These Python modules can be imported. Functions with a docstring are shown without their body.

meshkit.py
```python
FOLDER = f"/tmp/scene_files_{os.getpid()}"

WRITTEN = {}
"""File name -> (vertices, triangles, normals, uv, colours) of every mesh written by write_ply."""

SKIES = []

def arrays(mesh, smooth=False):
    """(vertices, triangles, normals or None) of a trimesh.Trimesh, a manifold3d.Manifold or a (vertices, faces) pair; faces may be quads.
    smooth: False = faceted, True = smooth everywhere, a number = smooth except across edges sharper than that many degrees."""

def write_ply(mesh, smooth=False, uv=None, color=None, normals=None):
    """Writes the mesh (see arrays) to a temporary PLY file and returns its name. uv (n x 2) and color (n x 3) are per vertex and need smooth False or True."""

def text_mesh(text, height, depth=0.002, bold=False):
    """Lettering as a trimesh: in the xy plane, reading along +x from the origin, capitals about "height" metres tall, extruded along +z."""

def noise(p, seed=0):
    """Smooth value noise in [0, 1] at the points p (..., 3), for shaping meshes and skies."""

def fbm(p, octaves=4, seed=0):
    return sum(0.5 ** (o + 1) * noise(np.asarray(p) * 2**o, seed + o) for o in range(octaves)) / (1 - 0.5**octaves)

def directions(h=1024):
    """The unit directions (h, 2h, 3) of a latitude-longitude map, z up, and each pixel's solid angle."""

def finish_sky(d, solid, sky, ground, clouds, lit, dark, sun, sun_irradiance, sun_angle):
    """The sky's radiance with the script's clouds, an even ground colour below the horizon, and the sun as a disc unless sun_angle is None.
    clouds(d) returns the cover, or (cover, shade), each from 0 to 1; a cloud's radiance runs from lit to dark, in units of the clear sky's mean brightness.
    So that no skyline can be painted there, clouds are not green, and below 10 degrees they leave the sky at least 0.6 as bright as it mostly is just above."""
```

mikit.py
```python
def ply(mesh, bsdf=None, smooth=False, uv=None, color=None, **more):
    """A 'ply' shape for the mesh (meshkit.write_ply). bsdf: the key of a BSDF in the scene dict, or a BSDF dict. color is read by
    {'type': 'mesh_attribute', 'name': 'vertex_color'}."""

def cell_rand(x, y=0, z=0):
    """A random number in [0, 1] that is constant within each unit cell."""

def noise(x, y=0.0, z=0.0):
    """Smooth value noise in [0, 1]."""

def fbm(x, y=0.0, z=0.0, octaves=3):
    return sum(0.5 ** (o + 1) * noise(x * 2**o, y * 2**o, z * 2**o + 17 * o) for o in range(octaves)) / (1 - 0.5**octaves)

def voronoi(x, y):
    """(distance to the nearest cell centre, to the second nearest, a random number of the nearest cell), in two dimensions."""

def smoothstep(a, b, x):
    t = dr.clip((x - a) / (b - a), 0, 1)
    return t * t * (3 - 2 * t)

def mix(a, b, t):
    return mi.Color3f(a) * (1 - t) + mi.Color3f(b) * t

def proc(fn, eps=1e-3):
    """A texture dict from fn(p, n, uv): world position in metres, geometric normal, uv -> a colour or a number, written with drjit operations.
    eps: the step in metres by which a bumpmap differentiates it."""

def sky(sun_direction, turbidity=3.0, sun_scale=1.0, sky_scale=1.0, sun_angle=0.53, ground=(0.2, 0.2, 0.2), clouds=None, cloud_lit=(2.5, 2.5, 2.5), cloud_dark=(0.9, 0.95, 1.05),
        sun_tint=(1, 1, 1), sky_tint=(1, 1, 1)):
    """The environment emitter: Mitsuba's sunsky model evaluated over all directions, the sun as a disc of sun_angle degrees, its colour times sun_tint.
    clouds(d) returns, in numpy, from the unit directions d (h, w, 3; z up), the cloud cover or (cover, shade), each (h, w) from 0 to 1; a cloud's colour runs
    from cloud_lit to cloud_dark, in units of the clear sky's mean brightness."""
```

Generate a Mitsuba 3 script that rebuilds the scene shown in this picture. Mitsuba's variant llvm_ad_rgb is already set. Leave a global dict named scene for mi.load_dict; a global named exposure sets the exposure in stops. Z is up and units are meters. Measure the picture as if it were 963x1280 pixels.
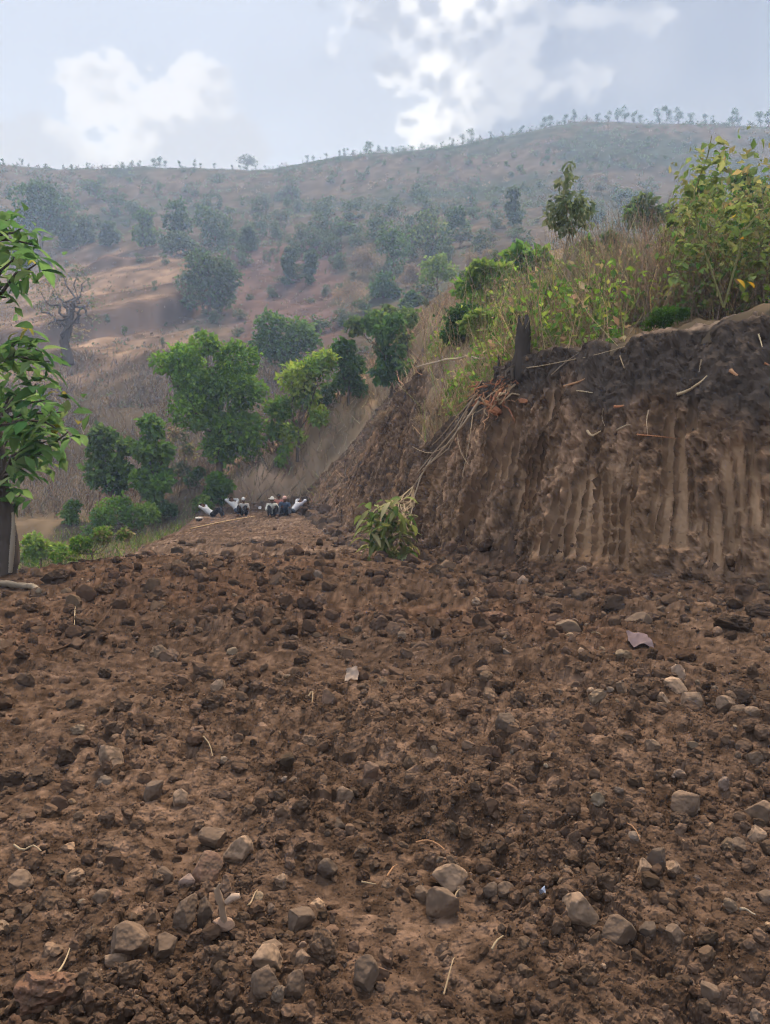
import math, random
import numpy as np
import trimesh, manifold3d, shapely
import drjit as dr
import mitsuba as mi
import mikit, meshkit
from scipy.interpolate import RBFInterpolator, RegularGridInterpolator, CubicSpline

T = mi.ScalarTransform4f
scene, labels = {}, {}
rng = np.random.default_rng(7)

# ------------------------------------------------------------------ camera, sky, exposure
EYE, FOC, HORIZON = 1.6, 963.0, 590.0
PITCH = math.atan((HORIZON - 640.0) / FOC)          # negative row offset: looks slightly up or down
EYEP = np.array([0.0, 0.0, EYE])
FWD = np.array([0, math.cos(PITCH), math.sin(PITCH)])
UPV = np.array([0, -math.sin(PITCH), math.cos(PITCH)])
exposure = 4.05
scene['camera'] = {'type': 'perspective', 'fov': 53.13, 'fov_axis': 'x', 'near_clip': 0.05, 'far_clip': 3000.0,
                   'to_world': T().look_at(origin=EYEP.tolist(), target=(EYEP + FWD).tolist(), up=[0, 0, 1]),
                   'medium': {'type': 'ref', 'id': 'hazy_air'}}

def ss(a, b, x):
    t = np.clip((x - a) / (b - a), 0, 1)
    return t * t * (3 - 2 * t)

def clouds(d):
    az = np.degrees(np.arctan2(d[..., 0], d[..., 1]))
    el = np.degrees(np.arcsin(d[..., 2]))
    q = np.stack([az / 9.0, el / 6.5, 0 * az], -1)
    n1 = meshkit.fbm(q, 6, 3)
    n2 = meshkit.fbm(q * 2.3 + 11, 6, 9)
    n4 = meshkit.fbm(q * 6.0 + 31, 5, 17)
    n3 = meshkit.fbm(np.stack([az / 24.0, el / 13.0, 0 * az + 4], -1), 4, 21)

    def blob(a, e, ra, re):
        return 1 - np.sqrt(((az - a) / ra) ** 2 + ((el - e) / re) ** 2)
    # heaped clouds low on the left
    heap = np.maximum.reduce([blob(-19.8, 23.6, 3.0, 3.2), blob(-16.4, 22.6, 3.0, 2.9), blob(-14.2, 24.0, 3.0, 3.2), blob(-12.2, 21.3, 3.3, 2.9),
                              blob(-17.2, 21.0, 6.6, 3.0), blob(-22.5, 20.6, 3.4, 2.0)])
    c_heap = ss(-0.02, 0.24, heap + (n2 - 0.5) * 1.9 + (n4 - 0.5) * 0.8)
    s_heap = ss(0.25, 0.75, 0.60 - (el - 21.5) * 0.09 + (n2 - 0.5) * 2.2 + (n4 - 0.5) * 0.8) * 0.72
    # bright torn cloud in front of the hidden sun, grey bank to its right
    torn = np.maximum.reduce([blob(6.5, 29.5, 7.5, 6.0), blob(4.5, 26.5, 5.0, 4.5), blob(2.0, 33.0, 7.0, 3.2), blob(13.0, 32.5, 8.0, 2.4), blob(15.0, 28.6, 4.0, 1.6),
                              blob(5.0, 24.0, 3.5, 3.0), blob(-22.0, 33.8, 8.5, 2.6), blob(-1.0, 34.5, 12.0, 1.9)])
    c_torn = ss(-0.22, 0.30, torn * 1.1 + (n2 - 0.5) * 2.6 + (n1 - 0.5) * 0.8 + (n4 - 0.5) * 0.9)
    bank = np.maximum.reduce([blob(18.0, 27.0, 12.0, 8.0), blob(15.0, 23.5, 9.5, 5.5), blob(26.0, 25.0, 14.0, 10.0)])
    c_bank = ss(0.0, 0.40, bank + (n1 - 0.5) * 0.9 + (n2 - 0.5) * 0.3)
    away = ss(31, 42, np.maximum(np.abs(az), el - 1.0))
    c_far = away * ss(0.34, 0.56, n3 + (n2 - 0.5) * 0.35)  # unseen clouds overhead and behind, made brighter to light the cut bank
    veil = (0.93 + 0.04 * ss(0.35, 0.7, n3)) * (1 - 0.3 * away)
    w = np.stack([0.10 * veil, c_heap ** 1.5 * 1.2, c_torn ** 1.3 * (1 - 0.35 * c_bank), c_bank ** 1.5 * 0.9, c_far], -1) + 1e-4
    tex = 0.40 * n1 + 0.60 * n4
    tone = np.stack([0.855 + 0.10 * (n3 - 0.5), 0.66 + 0.24 * s_heap, 0.55 + 0.34 * ss(0.49, 0.69, tex), np.clip(0.985 + 0.20 * (n1 - 0.5), 0, 1.0), 0.10 + 0.5 * ss(0.35, 0.7, n1)], -1)
    shade = (w * tone).sum(-1) / w.sum(-1)
    cover = 1 - (1 - veil) * (1 - 0.95 * c_heap) * (1 - 0.97 * c_torn) * (1 - 0.95 * c_bank) * (1 - 0.95 * c_far)
    return cover, shade

SUN = np.array([math.sin(math.radians(14)) * math.cos(math.radians(58)), math.cos(math.radians(14)) * math.cos(math.radians(58)), math.sin(math.radians(58))])
scene['sky'] = mikit.sky(SUN.tolist(), turbidity=3, sun_scale=0.30, sun_angle=14.0, sun_tint=(1.0, 0.96, 0.90), clouds=clouds,
                         cloud_lit=(1.36, 1.36, 1.36), cloud_dark=(0.225, 0.262, 0.36), ground=(0.12, 0.10, 0.08))

# ------------------------------------------------------------------ helpers
def ray(px, row):
    d = FWD + (px - 481.5) / FOC * np.array([1.0, 0, 0]) - (row - 640.0) / FOC * UPV
    return d / d[1]

def at(px, row, dist):
    """the point seen at (px, row) of the photograph, dist metres ahead"""
    return EYEP + ray(px, row) * dist

def put(key, mesh, bsdf, smooth=False, color=None, label=None, cat=None, group=None, kind=None, **more):
    scene[key] = mikit.ply(mesh, bsdf, smooth, color=color, **more)
    tell(key, label, cat, group, kind)
    return key

def tell(key, label=None, cat=None, group=None, kind=None):
    d = {k: v for k, v in (('label', label), ('category', cat), ('group', group), ('kind', kind)) if v}
    if d:
        labels[key] = d

COUNT = {}
def numbered(name):
    n = COUNT.get(name, 0)
    COUNT[name] = n + 1
    return name if n == 0 else f'{name}_{n:03d}'

def norm(v):
    return v / np.maximum(np.linalg.norm(v, axis=-1, keepdims=True), 1e-9)

def join(parts):
    """parts: (v, f) or (v, f, c)"""
    vs, fs, cs, k = [], [], [], 0
    for p in parts:
        vs.append(p[0]); fs.append(p[1] + k); k += len(p[0])
        if len(p) > 2: cs.append(p[2])
    return (np.vstack(vs), np.vstack(fs)) + ((np.vstack(cs),) if cs else ())

def tube(pts, radii, sides=6):
    pts = np.asarray(pts, float); radii = np.broadcast_to(np.asarray(radii, float), (len(pts),))
    tan = norm(np.gradient(pts, axis=0))
    ref = np.array([0.31, 0.17, 0.93]) if abs(tan[0, 2]) < 0.8 else np.array([0.9, 0.3, 0.1])
    a = norm(np.cross(tan, ref)); b = np.cross(tan, a)
    th = np.arange(sides) / sides * 2 * np.pi
    ring = a[:, None] * np.cos(th)[None, :, None] + b[:, None] * np.sin(th)[None, :, None]
    v = (pts[:, None] + ring * radii[:, None, None]).reshape(-1, 3)
    f = []
    for i in range(len(pts) - 1):
        for j in range(sides):
            k = (j + 1) % sides
            f += [[i * sides + j, i * sides + k, (i + 1) * sides + k], [i * sides + j, (i + 1) * sides + k, (i + 1) * sides + j]]
    n = len(v)
    v = np.vstack([v, pts[0], pts[-1]])
    for j in range(sides):
        k = (j + 1) % sides
        f += [[n, k, j], [n + 1, (len(pts) - 1) * sides + j, (len(pts) - 1) * sides + k]]
    return v, np.array(f)

def bent(p0, p1, r, n=6, wob=0.06, sag=0.0):
    """a slightly crooked path from p0 to p1"""
    p0, p1 = np.asarray(p0, float), np.asarray(p1, float)
    t = np.linspace(0, 1, n)[:, None]
    L = np.linalg.norm(p1 - p0)
    p = p0 + (p1 - p0) * t
    p[1:-1] += r.normal(0, wob * L, (n - 2, 3)) * 0.6
    p[:, 2] -= sag * L * (4 * t * (1 - t))[:, 0]
    return p

def stems(p0, p1, r0, r1, bend=None):
    """many thin three-sided stems, each of two pieces; all arrays of n rows"""
    n = len(p0)
    r0 = np.broadcast_to(r0, (n,)); r1 = np.broadcast_to(r1, (n,))
    mid = (p0 + p1) / 2 + (0 if bend is None else bend)
    d = norm(p1 - p0)
    a = norm(np.cross(d, np.array([0.37, 0.61, 0.13]))); b = np.cross(d, a)
    rows = []
    for p, r in ((p0, r0), (mid, (r0 + r1) / 2), (p1, r1)):
        for k in range(3):
            th = k * 2 * np.pi / 3
            rows.append(p + (a * math.cos(th) + b * math.sin(th)) * r[:, None])
    v = np.stack(rows, 1)
    f = []
    for i in (0, 1):
        for k in range(3):
            m = (k + 1) % 3
            f += [[i * 3 + k, i * 3 + m, i * 3 + 3 + m], [i * 3 + k, i * 3 + 3 + m, i * 3 + 3 + k]]
    f = np.array(f)[None] + (np.arange(n) * 9)[:, None, None]
    return v.reshape(-1, 3), f.reshape(-1, 3)

def leaves(p, axis, nrm, L, Wd, fold=0.25):
    """small leaves, each a folded diamond of two faces"""
    axis = norm(axis); side = norm(np.cross(axis, nrm)); up = np.cross(side, axis)
    L = np.broadcast_to(L, (len(p),))[:, None]; Wd = np.broadcast_to(Wd, (len(p),))[:, None]
    m = p + axis * L * 0.45
    v = np.stack([p, m + side * Wd + up * Wd * fold, p + axis * L - up * L * 0.12, m - side * Wd + up * Wd * fold], 1)
    f = np.array([[0, 1, 2], [0, 2, 3]])[None] + (np.arange(len(p)) * 4)[:, None, None]
    return v.reshape(-1, 3), f.reshape(-1, 3)

def big_leaf(p, axis, up, L, Wd, droop=0.35, n=5):
    """one large leaf: a bent blade folded along its midrib"""
    axis = norm(np.asarray(axis, float)); side = norm(np.cross(axis, up)); upv = np.cross(side, axis)
    t = np.linspace(0, 1, n)
    prof = np.sin(np.pi * np.clip(t * 0.93 + 0.05, 0, 1)) ** 0.8
    prof[-1] = 0.0
    c = p + axis * (t * L)[:, None] - np.array([0, 0, 1.0]) * (droop * L * t ** 2)[:, None]
    l = c + side * (prof * Wd)[:, None] + upv * (prof * Wd * 0.28)[:, None]
    r = c - side * (prof * Wd)[:, None] + upv * (prof * Wd * 0.28)[:, None]
    v = np.vstack([c, l, r]); f = []
    for i in range(n - 1):
        f += [[i, n + i, n + i + 1], [i, n + i + 1, i + 1], [i, 2 * n + i + 1, 2 * n + i], [i, i + 1, 2 * n + i + 1]]
    return v, np.array(f)

def tint(n, cols, r, spread=0.18, hue=0.3):
    """n colours drawn from a palette, each a little lighter or darker"""
    cols = np.asarray(cols, float)
    c = cols[r.integers(0, len(cols), n)]
    return np.clip(c * np.exp(r.normal(0, spread, (n, 1))) * np.exp(r.normal(0, spread * hue, (n, 3))), 0.002, 0.9)

def unit(r, n):
    return norm(r.normal(0, 1, (n, 3)))

# ------------------------------------------------------------------ materials
def vcol(): return {'type': 'mesh_attribute', 'name': 'vertex_color'}
def rough(c, a=0.95, spec=0.25): return {'type': 'principled', 'base_color': c, 'roughness': a, 'specular': spec}
def rgb(*c): return {'type': 'rgb', 'value': list(c)}
def soil_bump(p, n, uv):
    return mikit.fbm(p.x * 60, p.y * 60, p.z * 60, 2)
scene['m_soil'] = {'type': 'bumpmap', 'tex': mikit.proc(soil_bump, 2e-3), 'scale': 0.018, 'bsdf': {'type': 'diffuse', 'reflectance': vcol()}}
scene['m_stone'] = {'type': 'bumpmap', 'tex': mikit.proc(soil_bump, 2e-3), 'scale': 0.010, 'bsdf': rough(vcol(), 0.85, 0.3)}
scene['m_land'] = {'type': 'diffuse', 'reflectance': vcol()}
scene['m_leaf'] = {'type': 'principledthin', 'base_color': vcol(), 'roughness': 0.5, 'diff_trans': 0.8, 'spec_trans': 0.0, 'eta': 1.4}
scene['m_matt_leaf'] = {'type': 'principledthin', 'base_color': vcol(), 'roughness': 0.9, 'diff_trans': 0.6, 'spec_trans': 0.0, 'eta': 1.3}
scene['m_wood'] = {'type': 'twosided', 'bsdf': rough(vcol(), 0.9, 0.15)}
scene['m_cloth'] = {'type': 'twosided', 'bsdf': {'type': 'diffuse', 'reflectance': vcol()}}

# ------------------------------------------------------------------ the lie of the land (natural slope, earthworks cut into it)
CTRL = []
def c(px, row, dist): CTRL.append(at(px, row, dist))
for q in [(-150, 690, 30), (50, 712, 26), (150, 690, 30), (20, 655, 40), (-200, 640, 60), (100, 606, 60), (200, 604, 55), (20, 560, 72), (110, 520, 86),
          (-250, 480, 120), (100, 460, 112), (100, 400, 150), (100, 335, 195), (100, 300, 215), (100, 250, 262), (90, 209, 330), (-250, 300, 210), (-250, 205, 340), (-600, 300, 250), (-600, 210, 380),
          (250, 592, 50), (250, 520, 80), (250, 430, 122), (270, 350, 172), (270, 290, 215), (270, 250, 265), (270, 209, 330), (180, 207, 330), (20, 205, 332),
          (400, 520, 62), (400, 440, 100), (400, 370, 150), (400, 300, 200), (400, 250, 262), (370, 206, 335), (430, 194, 335), (520, 191, 337),
          (570, 432, 24), (600, 418, 24), (655, 410, 20), (690, 410, 19), (560, 402, 32), (640, 385, 32), (740, 382, 26), (550, 374, 60), (610, 352, 72), (540, 460, 31), (480, 470, 45), (400, 562, 43), (330, 600, 42), (270, 632, 41), (540, 350, 135), (600, 300, 172), (600, 240, 250), (590, 180, 342), (660, 166, 346),
          (720, 300, 152), (720, 230, 240), (730, 162, 350), (860, 300, 160), (860, 230, 245), (860, 168, 352), (963, 172, 355), (1150, 180, 360), (1500, 200, 380), (1500, 280, 200),
          (900, 335, 42), (900, 312, 85), (700, 372, 36), (700, 345, 75), (1100, 330, 40), (1200, 320, 90),
          (963, 388, 11.2), (870, 408, 11.9), (800, 418, 12.6), (650, 446, 13.8), (612, 480, 16.0), (548, 540, 20), (453, 540, 30), (363, 611, 40), (1100, 380, 11), (1000, 380, 16), (800, 395, 17), (640, 420, 20)]:
    c(*q)
for px, d in ((90, 330), (270, 330), (430, 335), (590, 342), (730, 350), (963, 355), (-250, 340), (1150, 360)):
    q = at(px, 300, d * 1.25); CTRL.append(q)
for q in [(12, 3, 3.4), (16, -2, 3.8), (25, -20, 6), (7.5, 3, 1.2), (0, -8, -0.2), (-14, 0, -2.5), (-12, -12, -2.5), (0, -40, -1), (-40, -20, -6), (40, -60, 10), (-30, 10, -5), (-60, 30, -2), (0, -300, 5), (-300, -100, 20), (300, -100, 60), (-500, 200, 60), (500, 200, 120)]:
    CTRL.append(np.array(q, float))
CTRL = np.array(CTRL)
_rbf = RBFInterpolator(CTRL[:, :2], CTRL[:, 2], kernel='thin_plate_spline', smoothing=0.02)
_g = np.sinh(np.linspace(-4.4, 4.4, 361)) * 10.0 / 1.0
_gx = np.unique(np.clip(_g, -420, 420)); _gy = np.unique(np.clip(np.sinh(np.linspace(-3.6, 4.6, 361)) * 10 + 12, -180, 480))
_X, _Y = np.meshgrid(_gx, _gy, indexing='ij')
_Zg = _rbf(np.stack([_X.ravel(), _Y.ravel()], 1)).reshape(_X.shape)
_nat = RegularGridInterpolator((_gx, _gy), _Zg, bounds_error=False, fill_value=None)

def fb(x, y, s, o=4, seed=0):
    return meshkit.fbm(np.stack([x / s, y / s, 0 * x], -1), o, seed) - 0.5

KN = at(95, 385, 152)
def knoll(x, y):
    return np.hypot((x - KN[0]) / 27.0, (y - KN[1]) / 30.0) + 0.5 * fb(x, y, 16, 3, 201)

def natural(x, y):
    x, y = np.asarray(x, float), np.asarray(y, float)
    r = np.hypot(x, y)
    z = _nat(np.stack([x, y], -1))
    z = z + fb(x, y, 7, 4, 3) * np.clip(r * 0.03, 0.25, 1.6) + fb(x, y, 45, 3, 5) * np.clip(r * 0.03 - 1.5, 0, 6)
    # the rounded knoll of the field, broken off steeply at its lower right end
    z = z + 4.5 * (1 - ss(0.80, 1.0, knoll(x, y)))
    # worn terraces of the reddish field on the left
    az = x / np.maximum(y, 1)
    m = ss(-0.52, -0.46, az) * (1 - ss(-0.27, -0.20, az)) * ss(100, 112, y) * (1 - ss(190, 205, y)) * (y > 1)
    k = (y + 34 * fb(x, y, 38, 3, 8) + 0.12 * x) / 27.0
    step = np.floor(k) + ss(0.0, 0.22, k - np.floor(k)) - k
    return z + m * 1.8 * step * (0.5 + 1.6 * ss(-0.15, 0.2, fb(x, y, 25, 3, 9)))

BASE = np.array([[11.5, 3.7], [8.0, 5.8], [4.7, 7.9], [2.72, 9.5], [1.25, 12.4], [0.4, 15.8], [-0.6, 20.5], [-2.0, 29.0], [-3.3, 36.5], [-5.6, 42.5]])
LEFT = np.array([[-9.3, 40.0], [-9.0, 36.0], [-8.0, 30.0], [-6.7, 22.0], [-6.1, 16.5], [-6.6, 13.8], [-9.0, 12.6], [-16.0, 11.0], [-16, -6], [11.5, -6]])
_t = np.linspace(0, 1, len(BASE)); _tt = np.linspace(0, 1, 80)
BASE_S = np.stack([CubicSpline(_t, BASE[:, k])(_tt) for k in (0, 1)], 1)
POLY = shapely.Polygon(np.vstack([BASE_S, LEFT])); shapely.prepare(POLY)

def bench_z(x, y):
    z = np.interp(y, [-6, 0, 6, 9, 11.5, 13, 15, 18, 24, 32, 38, 45], [0, 0, 0, 0.02, 0.05, 0.01, -0.13, -0.32, -0.52, -0.60, -0.52, -0.25])
    return z + 0.025 * np.clip(x - 1, 0, 6) * (y < 14) * ss(4, 9, y) - 0.10 * ss(3, 7, -x) * ss(3, 8, y)

def outside(x, y):
    return shapely.distance(POLY, shapely.points(x, y))

def slump(x, y):
    """width of the loose earth slumped against the foot of the cut"""
    return 0.18 + 0.45 * ss(-0.25, 0.25, fb(x, y, 2.4, 1, 210))

def cut_slope(d, x, y):
    w = slump(x, y)
    return np.minimum(d, w) * 0.42 + np.maximum(d - w, 0) * np.interp(y, [8, 11, 14, 18, 22, 28, 34, 40], [1.62, 1.7, 2.5, 3.0, 2.6, 2.4, 1.7, 1.0])

def land(x, y, full=False):
    x, y = np.asarray(x, float), np.asarray(y, float)
    d = outside(x, y); b = bench_z(x, y); n = natural(x, y)
    cut = b + cut_slope(d, x, y); fill = b - 0.62 * d - 0.1 * np.minimum(d, 1) ** 2
    z = np.where(d <= 0, b, np.maximum(np.minimum(n, cut), fill))
    return (z, d, b, n, cut) if full else z

def worley(x, y, s, seed):
    """(distance to the nearest point, its random number) with cells of s metres"""
    u, v = x / s, y / s
    iu, iv = np.floor(u).astype(np.int64), np.floor(v).astype(np.int64)
    best, which = np.full(x.shape, 9.0), np.zeros(x.shape)
    for a in (-1, 0, 1):
        for b in (-1, 0, 1):
            h = ((iu + a) * 374761393 + (iv + b) * 668265263 + seed * 144665) & 0xFFFFFFFF
            h = ((h ^ (h >> 13)) * 1274126177) & 0xFFFFFFFF
            h2 = ((h ^ (h >> 15)) * 2246822519) & 0xFFFFFFFF
            h3 = ((h2 ^ (h2 >> 13)) * 3266489917) & 0xFFFFFFFF
            dx, dy = iu + a + (h & 0xFFFF) / 65535 - u, iv + b + (h2 & 0xFFFF) / 65535 - v
            dd = np.hypot(dx, dy) / (0.55 + 0.6 * ((h3 & 0xFFFF) / 65535))
            which = np.where(dd < best, ((h3 >> 8) & 0xFFFF) / 65535, which)
            best = np.minimum(best, dd)
    return best, which

SMOOTH_SPOTS = [(545, 1200, 2.6, 0.42), (420, 1150, 2.9, 0.3), (330, 690, 17.5, 2.2), (270, 668, 25, 2.6), (60, 905, 5.0, 0.55), (30, 1230, 2.4, 0.15), (900, 860, 6.2, 0.5), (240, 1085, 3.2, 0.22)]
def crumb(x, y):
    """how strongly the soil is broken up, 0 to 1"""
    m = np.ones_like(x)
    for px, row, dist, rad in SMOOTH_SPOTS:
        p = at(px, row, dist)
        m *= 1 - 0.8 * np.exp(-((x - p[0]) ** 2 + (y - p[1]) ** 2 / 1.8) / rad ** 2)
    return m * (1 - 0.5 * ss(15, 19, y)) * (0.5 + 0.65 * ss(-0.16, 0.16, fb(x, y, 1.3, 3, 14)))

def soil_relief(x, y):
    m = crumb(x, y); r = np.hypot(x, y)
    wx, wy = x + fb(x, y, 0.22, 3, 31) * 0.12, y + fb(x, y, 0.22, 3, 32) * 0.12
    z = fb(x, y, 1.6, 4, 11) * 0.34 * (0.5 + 0.5 * m)
    z = z + fb(x, y, 0.45, 4, 12) * 0.13 * m
    for s, a, seed in ((0.30, 0.060, 1), (0.13, 0.046, 2), (0.06, 0.032, 3), (0.028, 0.017, 4)):
        d, w = worley(wx, wy, s, seed)
        z = z + a * np.sqrt(np.clip(1 - d * d, 0, 1)) * (0.25 + 0.75 * w) * m * (1 - ss(s * 70, s * 190, r))
    z = z + fb(x, y, 0.035, 3, 13) * 0.026 * (1 - 0.5 * ss(5, 14, r)) + fb(x, y, 0.11, 3, 19) * 0.05
    return z

SOIL = np.array([[0.071, 0.0475, 0.035], [0.051, 0.035, 0.027], [0.102, 0.070, 0.051], [0.072, 0.043, 0.030]])
def soil_colour(x, y, w=None):
    a, b, g = fb(x, y, 2.6, 4, 41), fb(x, y, 0.5, 4, 42), fb(x, y, 0.05, 2, 43)
    k = ss(-0.22, 0.22, a + 0.5 * b)[..., None]
    col = SOIL[0] * (1 - k) + SOIL[1] * k
    red = ss(0.02, 0.25, fb(x, y, 1.9, 3, 44))[..., None]
    col = col * (1 - 0.5 * red) + SOIL[3] * 0.5 * red
    tan = (ss(0.5, 6.0, x - 0.12 * y + 3 * a) * ss(3, 7, y))[..., None]
    col = col * (1 - 0.65 * tan) + SOIL[2] * 1.25 * 0.65 * tan
    pale = (ss(15.5, 18.5, y + 3 * b) * (0.35 + 0.65 * ss(-0.12, 0.15, fb(x, y, 3.5, 4, 47))))[..., None]
    col = col * (1 - pale) + np.array([0.112, 0.081, 0.064]) * pale
    return col * np.exp(g * 1.9 + b * 1.1)[..., None]

def grid_faces(nr, nc):
    i, j = np.meshgrid(np.arange(nr - 1), np.arange(nc - 1), indexing='ij')
    a = (i * nc + j).ravel()
    return np.vstack([np.stack([a, a + 1, a + nc + 1], 1), np.stack([a, a + nc + 1, a + nc], 1)])

# -- the far and middle ground: one sheet, to beyond the ridge
azs = np.unique(np.concatenate([np.radians(np.linspace(-36, 36, 300)), np.radians(np.linspace(-180, -36, 90)), np.radians(np.linspace(36, 180, 90))]))
ds = np.concatenate([np.linspace(0.3, 8, 12), np.geomspace(8.4, 98, 150), np.linspace(99, 212, 120), np.geomspace(214, 460, 70)])
A, D = np.meshgrid(azs, ds, indexing='ij')
gx, gy = (np.sin(A) * D), (np.cos(A) * D)
gx, gy = np.clip(gx, -410, 410), np.clip(gy, -175, 470)
gz, gd, gb, gn, gc = land(gx, gy, True)
gz = gz - 0.35 * (1 - ss(0.2, 0.7, gd)) - 0.55 * ss(0.0, 0.5, gn - gc) * (gd > 0)
far_ = ss(45, 80, gy)
lump = ((fb(gx, gy, 1.1, 4, 61) * 0.45 + fb(gx, gy, 0.4, 3, 62) * 0.22) * (1 - far_) + (fb(gx, gy, 6.5, 3, 63) * 0.9 + fb(gx, gy, 2.6, 1, 64) * 0.5) * far_) * ss(0.5, 2, gd)
gz = gz + lump

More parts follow.
